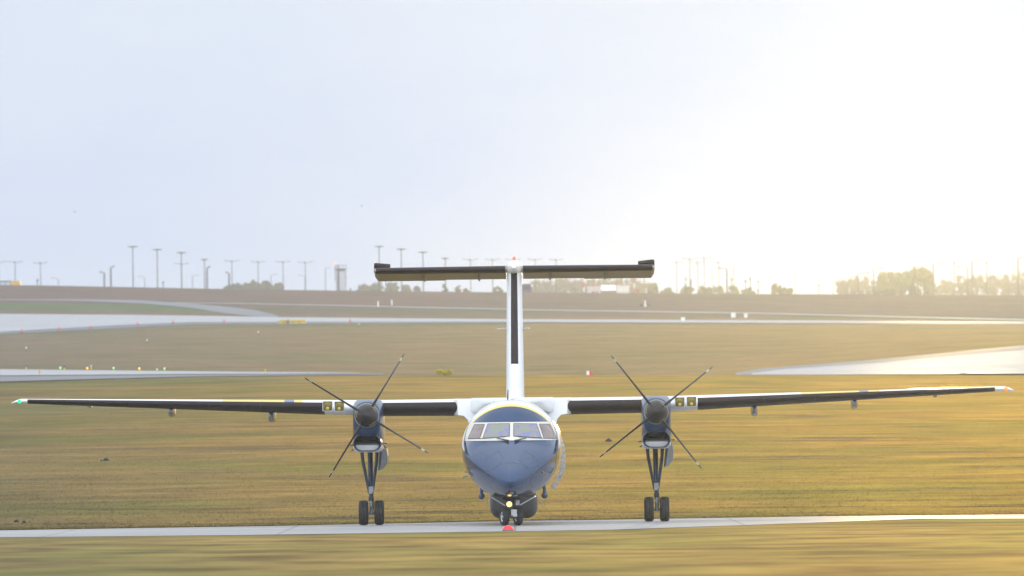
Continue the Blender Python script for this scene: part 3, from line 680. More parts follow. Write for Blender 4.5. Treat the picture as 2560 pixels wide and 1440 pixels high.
for s, a, b in ((-1, (1229, 1243), (1262, 1264)), (1, (1338, 1241), (1301, 1262))):
    A, B = Lp(*a, -10.3), Lp(*b, -10.3); m = MB(); n = Vector((B.z - A.z, 0, A.x - B.x)).normalized() * .012
    vs = [A - n, A + n, B + n, B - n]; vs2 = [v + Vector((0, 1.5, 0)) for v in vs]
    m.add(vs + vs2, [(0, 1, 2, 3), (7, 6, 5, 4), (0, 4, 5, 1), (1, 5, 6, 2), (2, 6, 7, 3), (3, 7, 4, 0)]); m.build('nose_gear_door', LIGHTG, plane, smooth=False)
m = MB(); m.box((nx, -9.6, .74), (.44, 1.5, .10)); m.build('wheel_bay', DARK, plane, smooth=False)

# fin and tailplane
def fin_ring(z, grow=0, keep=None, n=22):
    u = (z - 3.2) / (7.15 - 3.2); le = 6.9 + 3.3 * u; te = 12.6 + .2 * u; hw = .262 - .055 * u; ch = te - le; lp = foil(2 * hw / ch, n)
    if keep: lp = lp[keep[0]:keep[1]]
    out = []
    for i, (a, h) in enumerate(lp):
        p0 = lp[max(i - 1, 0)]; p1 = lp[min(i + 1, len(lp) - 1)]; tx, th = p1[0] - p0[0], p1[1] - p0[1]; ln = math.hypot(tx, th) or 1
        out.append(Vector((h * ch - grow * tx / ln, le + a * ch + grow * th / ln, z)))
    return out
m = MB(); m.loft([fin_ring(z) for z in (3.1, 4, 5, 6, 6.8, 7.1)]); fin = m.build('fin', WHITE, plane, angle=50)
m = MB(); zs = np.linspace(4.42, 6.98, 10); rr = [fin_ring(z, .008, (20, 25)) for z in zs]; k = len(rr[0])
m.add([p for r in rr for p in r], [(i * k + j, i * k + j + 1, (i + 1) * k + j + 1, (i + 1) * k + j) for i in range(len(zs) - 1) for j in range(k - 1)]); m.build('deicing_boot', BOOT, fin)
m = MB(); m.loft([[Vector((x, y, z)) for x, y, z in ((-.05, 5.2 + dy, 3.3), (.05, 5.2 + dy, 3.3), (.04, 6.0 + dy, 3.3 + h), (-.04, 6.0 + dy, 3.3 + h))] for dy, h in ((0, .15), (.8, .55), (1.5, .95))]); m.build('dorsal_ridge', WHITE, fin)
m = MB(); m.loft([rrect(.06, 7.12, 7.22, .05, 9.6), rrect(.15, 7.03, 7.30, .13, 9.75), rrect(.21, 6.95, 7.345, .18, 10.2), rrect(.22, 6.93, 7.36, .19, 11.2), rrect(.18, 6.95, 7.34, .16, 12.4), rrect(.05, 7.05, 7.2, .04, 13.2)])
m.build('fin_cap', WHITE, fin)
m = MB(); m.lathe([(0, .05), (.06, .045), (.10, .025), (.11, 0)], (0, 10.9, 7.355), (0, 0, 1), 14); m.build('beacon', material('red_beacon', (.8, .05, .02), .2, emit=(1, .10, .04), strength=2.0), fin)
for a, b in (((1265, 821.5), (1244, 823)), ((1302.5, 823), (1323, 820.5))): rod('navigation_antenna', [Lp(*a, 10), Lp(*b, 9.6)], .022, LIGHTG, 8, fin)
TAIL_SHADE = material('tailplane_shaded_paint', (.30, .27, .23), .4, var=.05, scale=3)  # white tail paint darkened to put the underside's shade into the colour
for sg in (-1, 1):
    def stab_ring(x, grow=0, keep=None, n=22):
        ax_ = abs(x); u = ax_ / 3.95; ch = 1.55 - .35 * u; T = .205 - .04 * u; le = 10.45 + .12 * u; mid = 7.105; lp = foil(T / ch, n)
        if keep: lp = lp[keep[0]:keep[1]]
        out = []
        for i, (a, h) in enumerate(lp):
            p0 = lp[max(i - 1, 0)]; p1 = lp[min(i + 1, len(lp) - 1)]; tx, th = p1[0] - p0[0], p1[1] - p0[1]; ln = math.hypot(tx, th) or 1
            out.append(Vector((x, le + a * ch + grow * th / ln, mid + h * ch - grow * tx / ln)))
        return out
    m = MB(); m.loft([stab_ring(sg * x) for x in (.1, 1, 2, 3, 3.7, 3.9)] + [[Vector((sg * 3.96, p.y * .6 + 4.3, 7.105 + (p.z - 7.105) * .4)) for p in stab_ring(sg * 3.9)]]); st = m.build('tailplane', TAIL_SHADE, plane, angle=50)
    m = MB(); xs = np.linspace(.25, 3.9, 9); rr = [stab_ring(sg * x, .008, (17, 31)) for x in xs]; k = len(rr[0])
    m.add([p for r in rr for p in r], [(i * k + j, i * k + j + 1, (i + 1) * k + j + 1, (i + 1) * k + j) for i in range(len(xs) - 1) for j in range(k - 1)]); m.build('deicing_boot', BOOT, st)
    # elevator hanging trailing edge down, horn balance raised at its tip
    def el(x, drop): return [Vector((sg * x, 11.55, 7.16)), Vector((sg * x, 11.50, 7.09)), Vector((sg * x, 11.55, 7.03)), Vector((sg * x, 12.25, 6.84 - drop)), Vector((sg * x, 12.26, 6.86 - drop))]
    m = MB(); m.loft([el(.24, 0), el(1.95, 0), el(1.97, .02), el(3.86, .02), [p + Vector((sg * .09, -.25, .13)) for p in el(3.86, .02)]]); e = m.build('elevator', TAIL_SHADE, st, angle=30)
    m = MB()
    def horn(x, dz): return [Vector((sg * x, y, z + dz)) for y, z in ((11.7, 7.10), (11.35, 7.205), (11.02, 7.30), (10.94, 7.275), (10.92, 7.235), (10.94, 7.195), (11.02, 7.165), (11.5, 7.02))]
    m.loft([horn(3.50, -.02), horn(3.9, .02), [p + Vector((sg * .06, .1, -.01)) for p in horn(3.9, .02)]]); hn = m.build('horn_balance', TAIL_SHADE, e, angle=40)
    m = MB(); q = lambda x, dz: [Vector((sg * x, y, z + dz)) for y, z in ((11.12, 7.285), (11.01, 7.312), (10.93, 7.285), (10.905, 7.235), (10.93, 7.185), (11.01, 7.152), (11.10, 7.135))]
    rr = [q(3.495, -.02), q(3.9, .02), [p + Vector((sg * .055, .06, -.01)) for p in q(3.9, .02)]]
    m.add([p for r in rr for p in r], [(i * 7 + j, i * 7 + j + 1, (i + 1) * 7 + j + 1, (i + 1) * 7 + j) for i in range(2) for j in range(6)]); m.build('deicing_boot', BOOT, e)
    for x in (1.0, 2.55): 
        m = MB(); m.loft([rrect(.02, 6.86, 7.0, .015, 11.6, sg * x), rrect(.035, 6.80, 6.98, .03, 12.0, sg * x), rrect(.02, 6.79, 6.86, .015, 12.5, sg * x)]); m.build('hinge_fairing', TAIL_SHADE, e)
    m = MB(); m.tube([(sg * 3.65, 12.25, 6.83), (sg * 3.66, 12.5, 6.70)], .006, 5); m.build('static_wick', SEAL, e)

# ------------------------------------------------------------------ small things on the field
RED = material('red_plastic', (.55, .03, .04), .5); YEL = material('yellow_paint', (.60, .42, .05), .5); WHT = material('white_plastic', (.75, .75, .75), .5)
BLK = material('black_plastic', (.03, .03, .035), .5); BLUEL = material('blue_glass', (.05, .07, .25), .3)
def lamp_mat(name, c, s): return material(name, c, .3, emit=c, strength=s)
# red ball lamp just beyond the near grass edge
def marker_ball():
    p = hit(1270, 1327.5, 250, 372, .0); d = p.y
    o = empty('marker_light', p, 'round red marker light at the near edge of the taxiway below the nose wheels', 'marker light')
    m = MB(); m.lathe([(.02 + .125 * math.sin(a), .138 * math.cos(a)) for a in np.linspace(0, math.pi / 2, 10)], (0, 0, 0), (0, 0, 1), 24); m.build('lamp_globe', material('red_globe', (.8, .02, .03), .3, emit=(1, .01, .02), strength=.45), o)
    m = MB(); m.lathe([(-.02, .15), (.015, .15), (.03, .14)], (0, 0, 0), (0, 0, 1), 24); m.build('base_ring', BLK, o)
marker_ball()
CONE_L = ['red cone nearest the left end of the far runway edge', 'red cone second along the far runway edge from the left', 'red cone third along the far runway edge from the left', 'red cone fourth along the far runway edge from the left',
          'red cone fifth along the far runway edge from the left', 'red marker cone on the far runway edge left of the yellow sign', 'red marker cone on the far runway edge right of the yellow sign']
first = None
for (px, py), lb in zip(((55, 833), (148, 827), (226, 822.5), (343.5, 815), (433, 809.5), (560.5, 807), (875.5, 807)), CONE_L):
    p = hit(px, py, 2000, 2430, .05)
    if first is None:
        first = empty('marker_cone', p, lb, 'cone', 'red cones along the far runway')
        m = MB(); m.box((0, 0, .03), (.5, .5, .06)); m.lathe([(.06, .2), (.3, .12), (.55, .05), (.56, 0)], (0, 0, 0), (0, 0, 1), 14); m.build('cone_body', RED, first)
        m = MB(); m.lathe([(.28, .135), (.40, .10)], (0, 0, 0), (0, 0, 1), 14, cap0=False, cap1=False); m.build('reflective_band', material('pink_band', (.6, .25, .25), .4), first)
    else: dup(first, p, lb)
first = None
for px, py, lb in ((65.5, 880, 'short grass marker post leftmost below the far runway'), (367.5, 860, 'short grass marker post above the left wing, under the fourth cone'), (646, 839, 'short grass marker post below and left of the yellow sign'), (897.5, 819, 'short grass marker post just below the far runway above the left propeller')):
    p = hit(px, py, 1300, 2150)
    if first is None:
        first = empty('marker_post', p, lb, 'marker post', 'marker posts in the middle field')
        m = MB(); m.tube([(0, 0, 0), (0, 0, .34)], .05, 8); m.build('post', material('olive_post', (.10, .10, .05), .6), first)
        m = MB(); m.tube([(0, 0, .34), (0, 0, .60)], [.06, .05], 8); m.build('cap', WHT, first)
    else: dup(first, p, lb)
# taxiway edge lamps
def edge_lamp(px, py, head, lb, d0, d1, h=.35, up=.11, lit=None, grp='edge lamps along the left runway'):
    p = hit(px, py, d0, d1, up); o = empty('edge_light', p, lb, 'edge light', grp)
    m = MB(); m.lathe([(0, .09), (.05, .08), (.08, .04), (h * .6, .035)], (0, 0, 0), (0, 0, 1), 12); m.build('stem', YEL, o)
    m = MB(); m.lathe([(h * .6, .05), (h * .75, .075), (h * .95, .06), (h, .01)], (0, 0, 0), (0, 0, 1), 12); m.build('lamp_head', head, o)
AMB = lamp_mat('amber_lamp', (1.0, .55, .10), 1.6); GRN = lamp_mat('green_glow', (.35, 1.0, .55), .6)
for px, py, mt, lb in ((66, 925, BLUEL, 'dark blue headed edge lamp behind the left runway, leftmost'), (98.5, 941, YEL, 'yellow edge lamp on the near side of the left runway'), (151, 931, GRN, 'green lit lamp leftmost on the left runway'),
                       (161, 927, BLUEL, 'small dark blue lamp behind the left runway next to the leftmost green lamp'), (218.5, 932, AMB, 'amber lit lamp on the left runway beside the white-headed lamp'), (228, 926, WHT, 'white headed lamp behind the left runway above the first amber lamp'),
                       (284, 931.5, GRN, 'green lit lamp between the two amber lamps on the left runway'), (348.5, 932.5, AMB, 'amber lit lamp farther right on the left runway'), (393, 935, WHT, 'white headed yellow lamp on the left runway right of both amber lamps'),
                       (411.5, 932.5, GRN, 'green lit lamp rightmost of the three on the left runway'), (663.5, 936, YEL, 'small yellow lamp at the thin right end of the left runway')):
    edge_lamp(px, py, mt, lb, 905, 1300)
# yellow location and direction sign
def taxi_sign():
    p = hit(731, 811, 2000, 2300); s = p.y / F; o = empty('taxiway_sign', p, 'long yellow taxiway sign with a black panel beside the far runway', 'sign')
    w = 66 * s; hgt = 9.5 * s; z0 = .12
    m = MB(); m.box((0, .1, z0 + hgt / 2), (w + .08, .22, hgt + .08)); m.build('sign_case', LIGHTG, o, smooth=False)
    x0 = -w / 2
    for a, b, mt in ((0, 18.2, YEL), (18.6, 25.8, BLK), (27.6, 45.4, YEL), (45.8, 65.6, YEL)):
        m = MB(); m.box((x0 + (a + b) / 2 * s, -.025, z0 + hgt / 2), ((b - a) * s, .02, hgt - .02)); m.build('sign_panel', mt, o, smooth=False)
    def text(body, xc, mt):
        cu = bpy.data.curves.new('t', 'FONT'); cu.body = body; cu.size = hgt * .95; cu.align_x = 'CENTER'; cu.extrude = .004
        to = bpy.data.objects.new('t', cu); COL.objects.link(to); dg = bpy.context.evaluated_depsgraph_get(); me = bpy.data.meshes.new_from_object(to.evaluated_get(dg))
        bpy.data.objects.remove(to); me.materials.clear(); me.materials.append(mt); q = bpy.data.objects.new('lettering', me); COL.objects.link(q); q.parent = o
        q.rotation_euler = (R(90), 0, 0); q.location = (x0 + xc * s, -.041, z0 + hgt * .17)
    text('< A3', 9, BLK); text('A', 22.2, YEL); text('A2 >', 36.5, BLK); text('A1 >', 55.6, BLK)
    for k in (-.42, -.15, .15, .42):
        m = MB(); m.tube([(w * k, .1, 0), (w * k, .1, z0)], .04, 8); m.build('leg', GREY, o)
taxi_sign()
def board(name, px, py, d0, d1, wpx, hpx, mat, lb, cat, legs=True, group=None, up=0.0):
    p = hit(px, py, d0, d1, up); s = p.y / F; o = empty(name, p, lb, cat, group); w, h = wpx * s, hpx * s
    m = MB(); m.box((0, 0, h * .58), (w, .14, h * .84)); m.build('board', mat, o, smooth=False)
    m = MB(); m.box((0, 0, h * .58), (w + .06, .10, h * .84 + .06)); m.build('frame', GREY, o, smooth=False)
    for k in (-.35, .35):
        m = MB(); m.tube([(w * k, 0, 0), (w * k, 0, h * .18)], .03, 8); m.build('leg', GREY, o)

for px, lb, mt in ((1470, 'small white marker on the crest left of the right propeller', WHT), (1477, 'small red marker touching the white one on the crest left of the right propeller', RED)):
    p = hit(px, 937.5, 850, 899); o = empty('edge_marker', p, lb, 'marker'); m = MB(); m.lathe([(0, .1), (.02, .09), (.2, .08), (.26, .05), (.27, .0)], (0, 0, 0), (0, 0, 1), 12); m.build('body', mt, o)
    m = MB(); m.box((0, 0, .012), (.26, .26, .024)); m.build('foot', RED, o, smooth=False)
first = None
for px, py, lb in ((945.5, 767, 'lower white stake left of the pair on the upper slope'), (979.5, 763, 'higher white stake right of the pair on the upper slope')):
    p = hit(px, py, 2430, 2950)
    if first is None:
        first = empty('stake', p, lb, 'stake', 'white stakes on the upper slope'); m = MB(); m.box((0, 0, .5), (.22, .1, 1.0)); m.build('board', WHT, first, smooth=False)
        m = MB(); m.box((0, .08, .35), (.1, .06, .8)); m.build('back_post', GREY, first, smooth=False)
    else: dup(first, p, lb)
for px, py, w_, h_, lb in ((1707.5, 805, 9, 10, 'white marker board touching the far runway right of the T-tail'), (1833.5, 797.5, 11, 15, 'larger white marker board behind the far runway at right'), (1864.5, 797.5, 8, 12, 'smaller white marker board right of the larger one behind the far runway')):
    board('marker_board', px, py, 2150, 2560, w_, h_, WHT, lb, 'marker board', group='white marker boards by the far runway', up=.1)
def instrument():
    p = hit(1613, 767, 2430, 2900); o = empty('weather_instrument', p, 'white post with two dark side pods standing on the slope under the tail', 'instrument')
    m = MB(); m.tube([(0, 0, 0), (0, 0, 1.3)], [.16, .12], 10); m.build('post', WHT, o)
    m = MB(); m.box((0, 0, 1.4), (.35, .25, .3)); m.build('head', BLUEL, o, smooth=False)
    for s in (-1, 1):
        m = MB(); m.lathe([(0, .1), (.1, .22), (.35, .2), (.45, .05)], (s * .72, 0, .15), (0, 0, 1), 12); m.tube([(0, 0, .45), (s * .72, 0, .35)], .03, 6); m.build('side_pod', BLK, o)
instrument()
# clods of dark earth in the near field
for px, py, r, lb in ((265, 1152, .075, 'dark clod of earth in the grass below the left outer wing'), (254, 1152.5, .035, 'tiny dark clod left of the larger one below the left outer wing'), (1522, 1104, .085, 'dark clod in the grass left of the right engine'),
                      (41, 1306, .05, 'small dark clod beside the taxiway at far left'), (60, 1307, .045, 'small dark clod right of its twin beside the taxiway at far left')):
    p = hit(px, py, 424, 890); m = MB(); r_ = random.Random(px)
    prof = [[Vector(((r * (1.1 + .5 * r_.random())) * w * math.cos(t), r * w * math.sin(t), r * z * (1 + .5 * r_.random()))) for t in np.linspace(0, math.tau, 9, endpoint=False)] for z, w in ((-.2, 1.25), (.35, 1.1), (.8, .75), (1.15, .25))]
    m.loft(prof); o = m.build('earth_clod', material('dark_earth', (.02, .018, .022), .9, var=.4), None, loc=p); tag(o, lb, 'clod', 'clods of earth in the near field')

# ------------------------------------------------------------------ the ridge: lamp posts, masts, buildings, trees
POLE = material('pole_grey', (.09, .09, .11), .5, var=.1); HEADM = material('lamp_head_grey', (.05, .05, .06), .5)
def place(px, d):                      # stands on the ground behind the ridge
    r = ray(px, 725); return Vector((r.x * d, d, gz(r.x * d, d)))
def top_h(px, py, d, base): return P(px, py, d).z - base.z
def double_post(px, py, lb, d=3700):
    b = place(px, d); h = top_h(px, py + 2, d, b); s = d / F; o = empty('lamp_post', b, lb, 'lamp post', 'double-armed lamp posts along the ridge')
    m = MB(); m.tube([(0, 0, 0), (0, 0, h)], [.16, .10], 8); m.build('pole', POLE, o)
    for g in (-1, 1):
        m = MB(); m.tube([(0, 0, h - .1), (g * 9 * s, 0, h), (g * 17 * s, 0, h + 2.5 * s)], [.09, .08, .07], 6); ar = m.build('arm', POLE, o)
        m = MB(); m.box((g * 16 * s, 0, h + 2.2 * s), (5.5 * s, .5, .18), Matrix.Rotation(-g * R(10), 3, 'Y')); m.build('lamp_head', HEADM, ar, smooth=False)
    m = MB(); m.lathe([(0, .15), (.2, .28), (.35, .05)], (-1.2 * s, 0, h), (0, 0, 1), 10); m.build('cap', HEADM, o)
def single_post(px, py, side, reach, lb, d=5600, thin=1.0, head_drop=0.0):
    b = place(px, d); h = top_h(px, py, d, b); s = d / F; o = empty('street_lamp', b, lb, 'street lamp', 'single-armed street lamps along the ridge')
    m = MB(); m.tube([(0, 0, 0), (0, 0, h)], [.20 * thin, .14 * thin], 8); m.build('pole', POLE, o)
    m = MB(); m.tube([(0, 0, h - .05), (side * reach * .5 * s, 0, h + 1.5 * s), (side * reach * s, 0, h + (2 - head_drop) * s)], .10 * thin, 6); ar = m.build('arm', POLE, o)
    m = MB(); m.box((side * (reach - 1) * s, 0, h + (2 - head_drop) * s), (4.5 * s, .5, .25 * thin)); m.build('lamp_head', HEADM, ar, smooth=False)
def high_mast(px, py, w_, lb, d=3700):
    b = place(px, d); h = top_h(px, py + 2, d, b); s = d / F; o = empty('flood_light_mast', b, lb, 'light mast', 'tall floodlight masts on the ridge')
    m = MB(); m.tube([(0, 0, 0), (0, 0, h)], [.18, .11], 8); m.build('mast', POLE, o)
    m = MB(); m.lathe([(0, .3), (.12, .5), (.3, .5), (.42, .2)], (0, 0, h - .15), (0, 0, 1), 12); m.build('head_ring', HEADM, o)
    for k in range(6):
        a = k * math.tau / 6 + .2; q = Vector((math.cos(a), math.sin(a), 0)); m = MB(); m.tube([Vector((0, 0, h)), q * w_ * .5 * s + Vector((0, 0, h + .5 * s))], .06, 6)
        m.box(q * (w_ * .5 - 2) * s + Vector((0, 0, h + .9 * s)), (.62, .62, .22), Matrix.Rotation(a, 3, 'Z')); m.build('flood_lamp', HEADM, o)
for px, py, w_, lb in ((333, 615.5, 21, 'tallest and leftmost floodlight mast on the left ridge'), (394, 623, 21, 'floodlight mast second from the left on the left ridge'), (454.5, 630.5, 20, 'floodlight mast directly behind a double-armed lamp post on the left ridge'),
                       (512, 648, 15, 'shortest floodlight mast of the left ridge, rising beside a street lamp'), (949, 615, 20, 'floodlight mast rising behind the left tip of the tailplane'), (1004, 622, 20, 'floodlight mast second from the left tip of the tailplane'),
                       (1058.5, 629.5, 20, 'floodlight mast third from the left tip of the tailplane'), (1114, 645, 16, 'shortest floodlight mast above the left half of the tailplane')): high_mast(px, py, w_, lb)
for px, py, lb in ((-2, 654, 'double-armed lamp post cut by the left frame edge'), (38.5, 654, 'double-armed lamp post over the yellow container at far left'), (102, 656, 'double-armed lamp post right of the yellow container at far left'),
                   (454.5, 658, 'double-armed lamp post in front of a taller floodlight mast'), (580.5, 651.5, 'double-armed lamp post at the left end of the left clump of trees'), (646, 653.5, 'double-armed lamp post over the middle of the left clump of trees'),
                   (708.5, 653.5, 'double-armed lamp post at the right end of the left clump of trees'), (764, 654.5, 'double-armed lamp post between the left trees and the white silo'),
                   (1177, 647.5, 'double-armed lamp post first left of the fin, farther one'), (1232, 647.5, 'double-armed lamp post nearest left of the fin above the tailplane'), (1283, 648, 'double-armed lamp post directly behind the fin cap'),
                   (1339, 647.5, 'double-armed lamp post nearest right of the fin above the tailplane'), (1391, 648, 'double-armed lamp post second right of the fin above the tailplane'), (1692, 654, 'double-armed lamp post leftmost right of the tailplane tip'),
                   (1725, 645.5, 'taller double-armed lamp post second right of the tailplane tip'), (1745, 654, 'lower double-armed lamp post between two taller ones right of the tailplane'), (1761.5, 643.5, 'tallest double-armed lamp post right of the tailplane'),
                   (1797, 654, 'double-armed lamp post rightmost of the cluster right of the tailplane')): double_post(px, py, lb, 4200 if px < 1600 else 4700)
for px, py, sd_, rc, lb, th in ((261, 682, -1, 10, 'short street lamp with arm to the left, left of the tallest mast', 1.3), (277.5, 668, 1, 8, 'leaning street lamp with arm to the right, left of the tallest mast', 1.3), (146, 697, -1, 16, 'faint low street lamp at far left with long arm', .7),
                              (362, 693, -1, 16, 'faint low street lamp between the two tallest masts', .7), (481.5, 690, 1, 15, 'faint low street lamp left of the shortest left mast', .7), (518, 669, 1, 8, 'street lamp rising beside the shortest floodlight mast', 1.3),
                              (573, 683, -1, 7, 'dark street lamp at the left end of the left trees', 1.4), (678, 688, 1, 15, 'faint street lamp in front of the left trees', .7), (763, 690, -1, 16, 'faint street lamp arm left of the double post near the silo', .7), (814, 671, 1, 10, 'street lamp just left of the white silo', .8),
                              (1817.5, 672, -1, 19, 'street lamp with long left arm at the right end of the lamp cluster', 1.2), (1834.5, 666, 1, 11, 'faint tall street lamp right of the lamp cluster', .8), (1988, 672, 1, 15, 'faint street lamp right of the small shrub', .7), (2083, 704, 1, 9, 'low street lamp left of the bare trees at right', .8),
                              (2145, 684, 1, 28, 'street lamp with long arm over the bare trees left of the big tree', 1.0), (2184, 673, 1, 24, 'street lamp at the left edge of the big round tree', .9), (2303, 667, -1, 40, 'street lamp behind the top of the big round tree', .8),
                              (2333.5, 659, 1, 26, 'street lamp at the right edge of the big round tree', 1.1), (2378, 672, -1, 26, 'low street lamp right of the big round tree with left arm', .7), (2420, 668, -1, 26, 'street lamp with left arm among the right bare trees', 1.0),
                              (2430.5, 653, 1, 26, 'tall street lamp with right arm among the right bare trees', 1.1), (2546, 645, 1, 26, 'tallest street lamp at the right frame edge', 1.3)): single_post(px, py, sd_, rc, lb, 5000 if th < .9 else 4000, th * 1.2)
for px, py, lb in ((2386.5, 654, 'plain tall pole between street lamps right of the big round tree'), (2467.5, 655, 'plain tall pole among the right bare trees'), (2047, 711, 'short dark-topped pole left of the right bare trees'), (1864, 700, 'thin short pole right of the lamp cluster'), (1876, 694, 'faint thin pole farther right of the lamp cluster'),
                   (1829, 695, 'thin pole beside the long-armed street lamp'), (94, 698, 'tiny dark pole at far left by the second double lamp post'), (408, 704, 'tiny dark pole right of the second tallest mast'), (876, 721, 'tiny dark post right of the white silo')):
    d = 3700; b = place(px, d); h = top_h(px, py, d, b); o = empty('pole', b, lb, 'pole', 'plain poles along the ridge'); m = MB(); m.tube([(0, 0, 0), (0, 0, h)], [.14, .10], 8); m.build('shaft', POLE, o)
    m = MB(); m.lathe([(0, .12), (.3, .2), (.7, .2), (.8, .05)], (0, 0, h - .7), (0, 0, 1), 10); m.build('top_box', HEADM, o)
def silo():
    d = 3600; b = place(853, d); s = d / F; h = top_h(853, 673, d, b); o = empty('silo', b, 'white cylindrical silo tower with dark ladder on the ridge', 'silo')
    r = 13.6 * s
    m = MB(); m.lathe([(0, r), (h, r), (h + .05, r * .98), (h + .4, r * .5), (h + .45, .01)], (0, 0, 0), (0, 0, 1), 36); m.build('tank', material('silo_white', (.40, .41, .46), .5, var=.08, scale=.6), o)
    m = MB()
    for k in (-.62, -.36): m.tube([(r * k, -r * .98, 0), (r * k, -r * .98, h + 1.0)], .09, 6)
    for z in np.arange(.5, h + 1, .5): m.tube([(-r * .62, -r * .98, z), (-r * .36, -r * .98, z)], .06, 5)
    m.box((-r * .49, -r * .93, h / 2), (r * .26, .12, h)); m.build('ladder', material('ladder_grey', (.10, .11, .15), .5), o)
    m = MB(); n = 20; pts = [Vector((r * 1.05 * math.cos(t), r * 1.05 * math.sin(t), h + 1.0)) for t in np.linspace(0, math.tau, n + 1)]; m.tube(pts, .05, 5); m.tube([p - Vector((0, 0, .9)) for p in pts], .10, 5)
    for p in pts[::2]: m.tube([p - Vector((0, 0, 1)), p], .04, 5)
    m.build('railing', POLE, o)
    m = MB(); m.box((.0, -r * .99, h - .25), (r * 1.6, .2, .3)); m.build('platform', HEADM, o, smooth=False)
    m = MB()
    for z0, hh in ((.80, .10), (.60, .09), (.42, .1), (.24, .08)): m.box((r * .86, -r * .53, h * z0), (.22, .12, h * hh), Matrix.Rotation(R(58), 3, 'Z'))
    m.build('painted_mark', material('mark_grey', (.22, .20, .20), .6), o, smooth=False)
    q = P(837, 661, d) - b; m = MB(); m.tube([(q.x, 0, h * .7), (q.x, 0, q.z)], .06, 6); m.tube([(q.x, 0, h * .8), (-r * .9, 0, h * .8)], .06, 6); lp = m.build('lamp_stand', POLE, o)
    m = MB(); m.lathe([(0, .2), (.25, .28), (.5, .2), (.6, .02)], (q.x, 0, q.z - .2), (0, 0, 1), 12); m.build('obstruction_lamp', lamp_mat('orange_glow', (1, .32, .16), 1.1), lp)
silo()
def hut(px0, px1, ptop, pbot, wall, roof, lb, d=3700, front=None, name='building', dep=6.0, gable=True):
    s = d / F; cx = (px0 + px1) / 2; b = Vector((ray(cx, pbot).x * d, d, gz(ray(cx, pbot).x * d, d))); w = (px1 - px0) * s; h = P(cx, ptop, d).z - b.z
    o = empty(name, b, lb, 'building'); eave = h * (.78 if gable else .92)
    m = MB(); m.box((0, dep / 2, eave / 2), (w, dep, eave)); m.build('wall', wall, o, smooth=False)
    m = MB()
    if gable: m.add([(-w * .53, -.3, eave), (w * .53, -.3, eave), (w * .53, dep / 2, h), (-w * .53, dep / 2, h), (-w * .53, dep + .3, eave), (w * .53, dep + .3, eave)], [(0, 1, 2, 3), (3, 2, 5, 4), (0, 3, 4), (1, 5, 2), (0, 4, 5, 1)])
    else: m.box((0, dep / 2, (eave + h) / 2), (w + .3, dep + .3, h - eave))
    m.build('roof', roof, o, smooth=False)
    if front:
        m = MB()
        for k in range(3): m.box((-w * .32 + w * .32 * k, -.04, eave * .45), (w * .24, .1, eave * .8))
        m.build('door', front, o, smooth=False)
    return o
WALLW = material('white_wall', (.75, .73, .68), .6, var=.06); ROOFW = material('white_roof', (.8, .8, .8), .5); WALLD = material('brown_wall', (.22, .15, .14), .7); WALLP = material('pale_wall', (.55, .50, .50), .7); DOORM = material('dark_door', (.12, .07, .07), .6)
hut(1504, 1540, 712.5, 733, WALLD, ROOFW, 'low dark-fronted shed with white roof under the tailplane', front=DOORM)
hut(1541, 1573, 714, 733, WALLW, WALLW, 'white flat-roofed building right of the dark-fronted shed', gable=False, front=WALLP)
hut(1469, 1502, 716, 732, WALLP, WALLP, 'pale low building left of the dark-fronted shed', gable=False, d=3750)
hut(-12, 27, 702, 712, material('slate_wall', (.28, .32, .36), .6), material('slate_roof', (.10, .11, .13), .6), 'grey low building cut by the left frame edge', gable=False, d=3030, dep=3, front=material('pale_window', (.5, .55, .6), .3))
def container(px0, px1, ptop, d, mt, lb):
    s = d / F; cx = (px0 + px1) / 2; r = ray(cx, 710); b = Vector((r.x * d, d, gz(r.x * d, d))); w = (px1 - px0) * s; h = P(cx, ptop, d).z - b.z
    o = empty('container', b, lb, 'container'); m = MB(); m.box((0, 1.2, h / 2), (w, 2.4, h)); m.build('body', mt, o, smooth=False)
    m = MB()
    for k in range(9): m.box((-w * .45 + w * .9 * k / 8, -.03, h / 2), (w * .04, .06, h * .85))
    m.build('rib', mt, o, smooth=False); m = MB(); m.box((0, 1.2, h + .05), (w * 1.01, 2.45, .1)); m.build('top_rail', GREY, o, smooth=False)
container(27.5, 51, 703.5, 3012, material('yellow_container', (.70, .42, .08), .5), 'yellow container on the ridge at far left')
def van():
    d = 3040; s = d / F; r = ray(1317, 730); b = Vector((r.x * d, d, gz(r.x * d, d))); o = empty('van', b, 'dark blue van on the ridge just right of the fin', 'van')
    NV = material('van_blue', (.045, .05, .16), .35, coat=.4); w = 27 * s; h = P(1317, 709.5, d).z - b.z
    m = MB(); pr = lambda y, k: [Vector((x * k, y, z)) for x, z in ((-w * .5, .35), (w * .5, .35), (w * .5, h * .5), (w * .36, h * .97), (w * .26, h), (-w * .34, h), (-w * .46, h * .93), (-w * .5, h * .5))]
    m.loft([pr(0, .97), pr(.1, 1), pr(3.6, 1), pr(4.4, .92)]); m.build('body', NV, o, angle=25)
    m = MB(); m.box((-.05, -.02, h * .68), (w * .6, .06, h * .3)); m.build('rear_window', DARK, o, smooth=False)
    for x in (-.8, .8):
        for y in (.8, 3.5): wheel((x, y, .34), .34, .22, (1, 0, 0), o)
    m = MB(); m.box((w * .47, .5, h * .84), (.5, .5, .45)); m.build('roof_lamp_box', WHT, o, smooth=False)
    for x in (-.9, .9): m = MB(); m.box((x, -.02, .75), (.15, .06, .3)); m.build('tail_light', RED, o, smooth=False)
van()
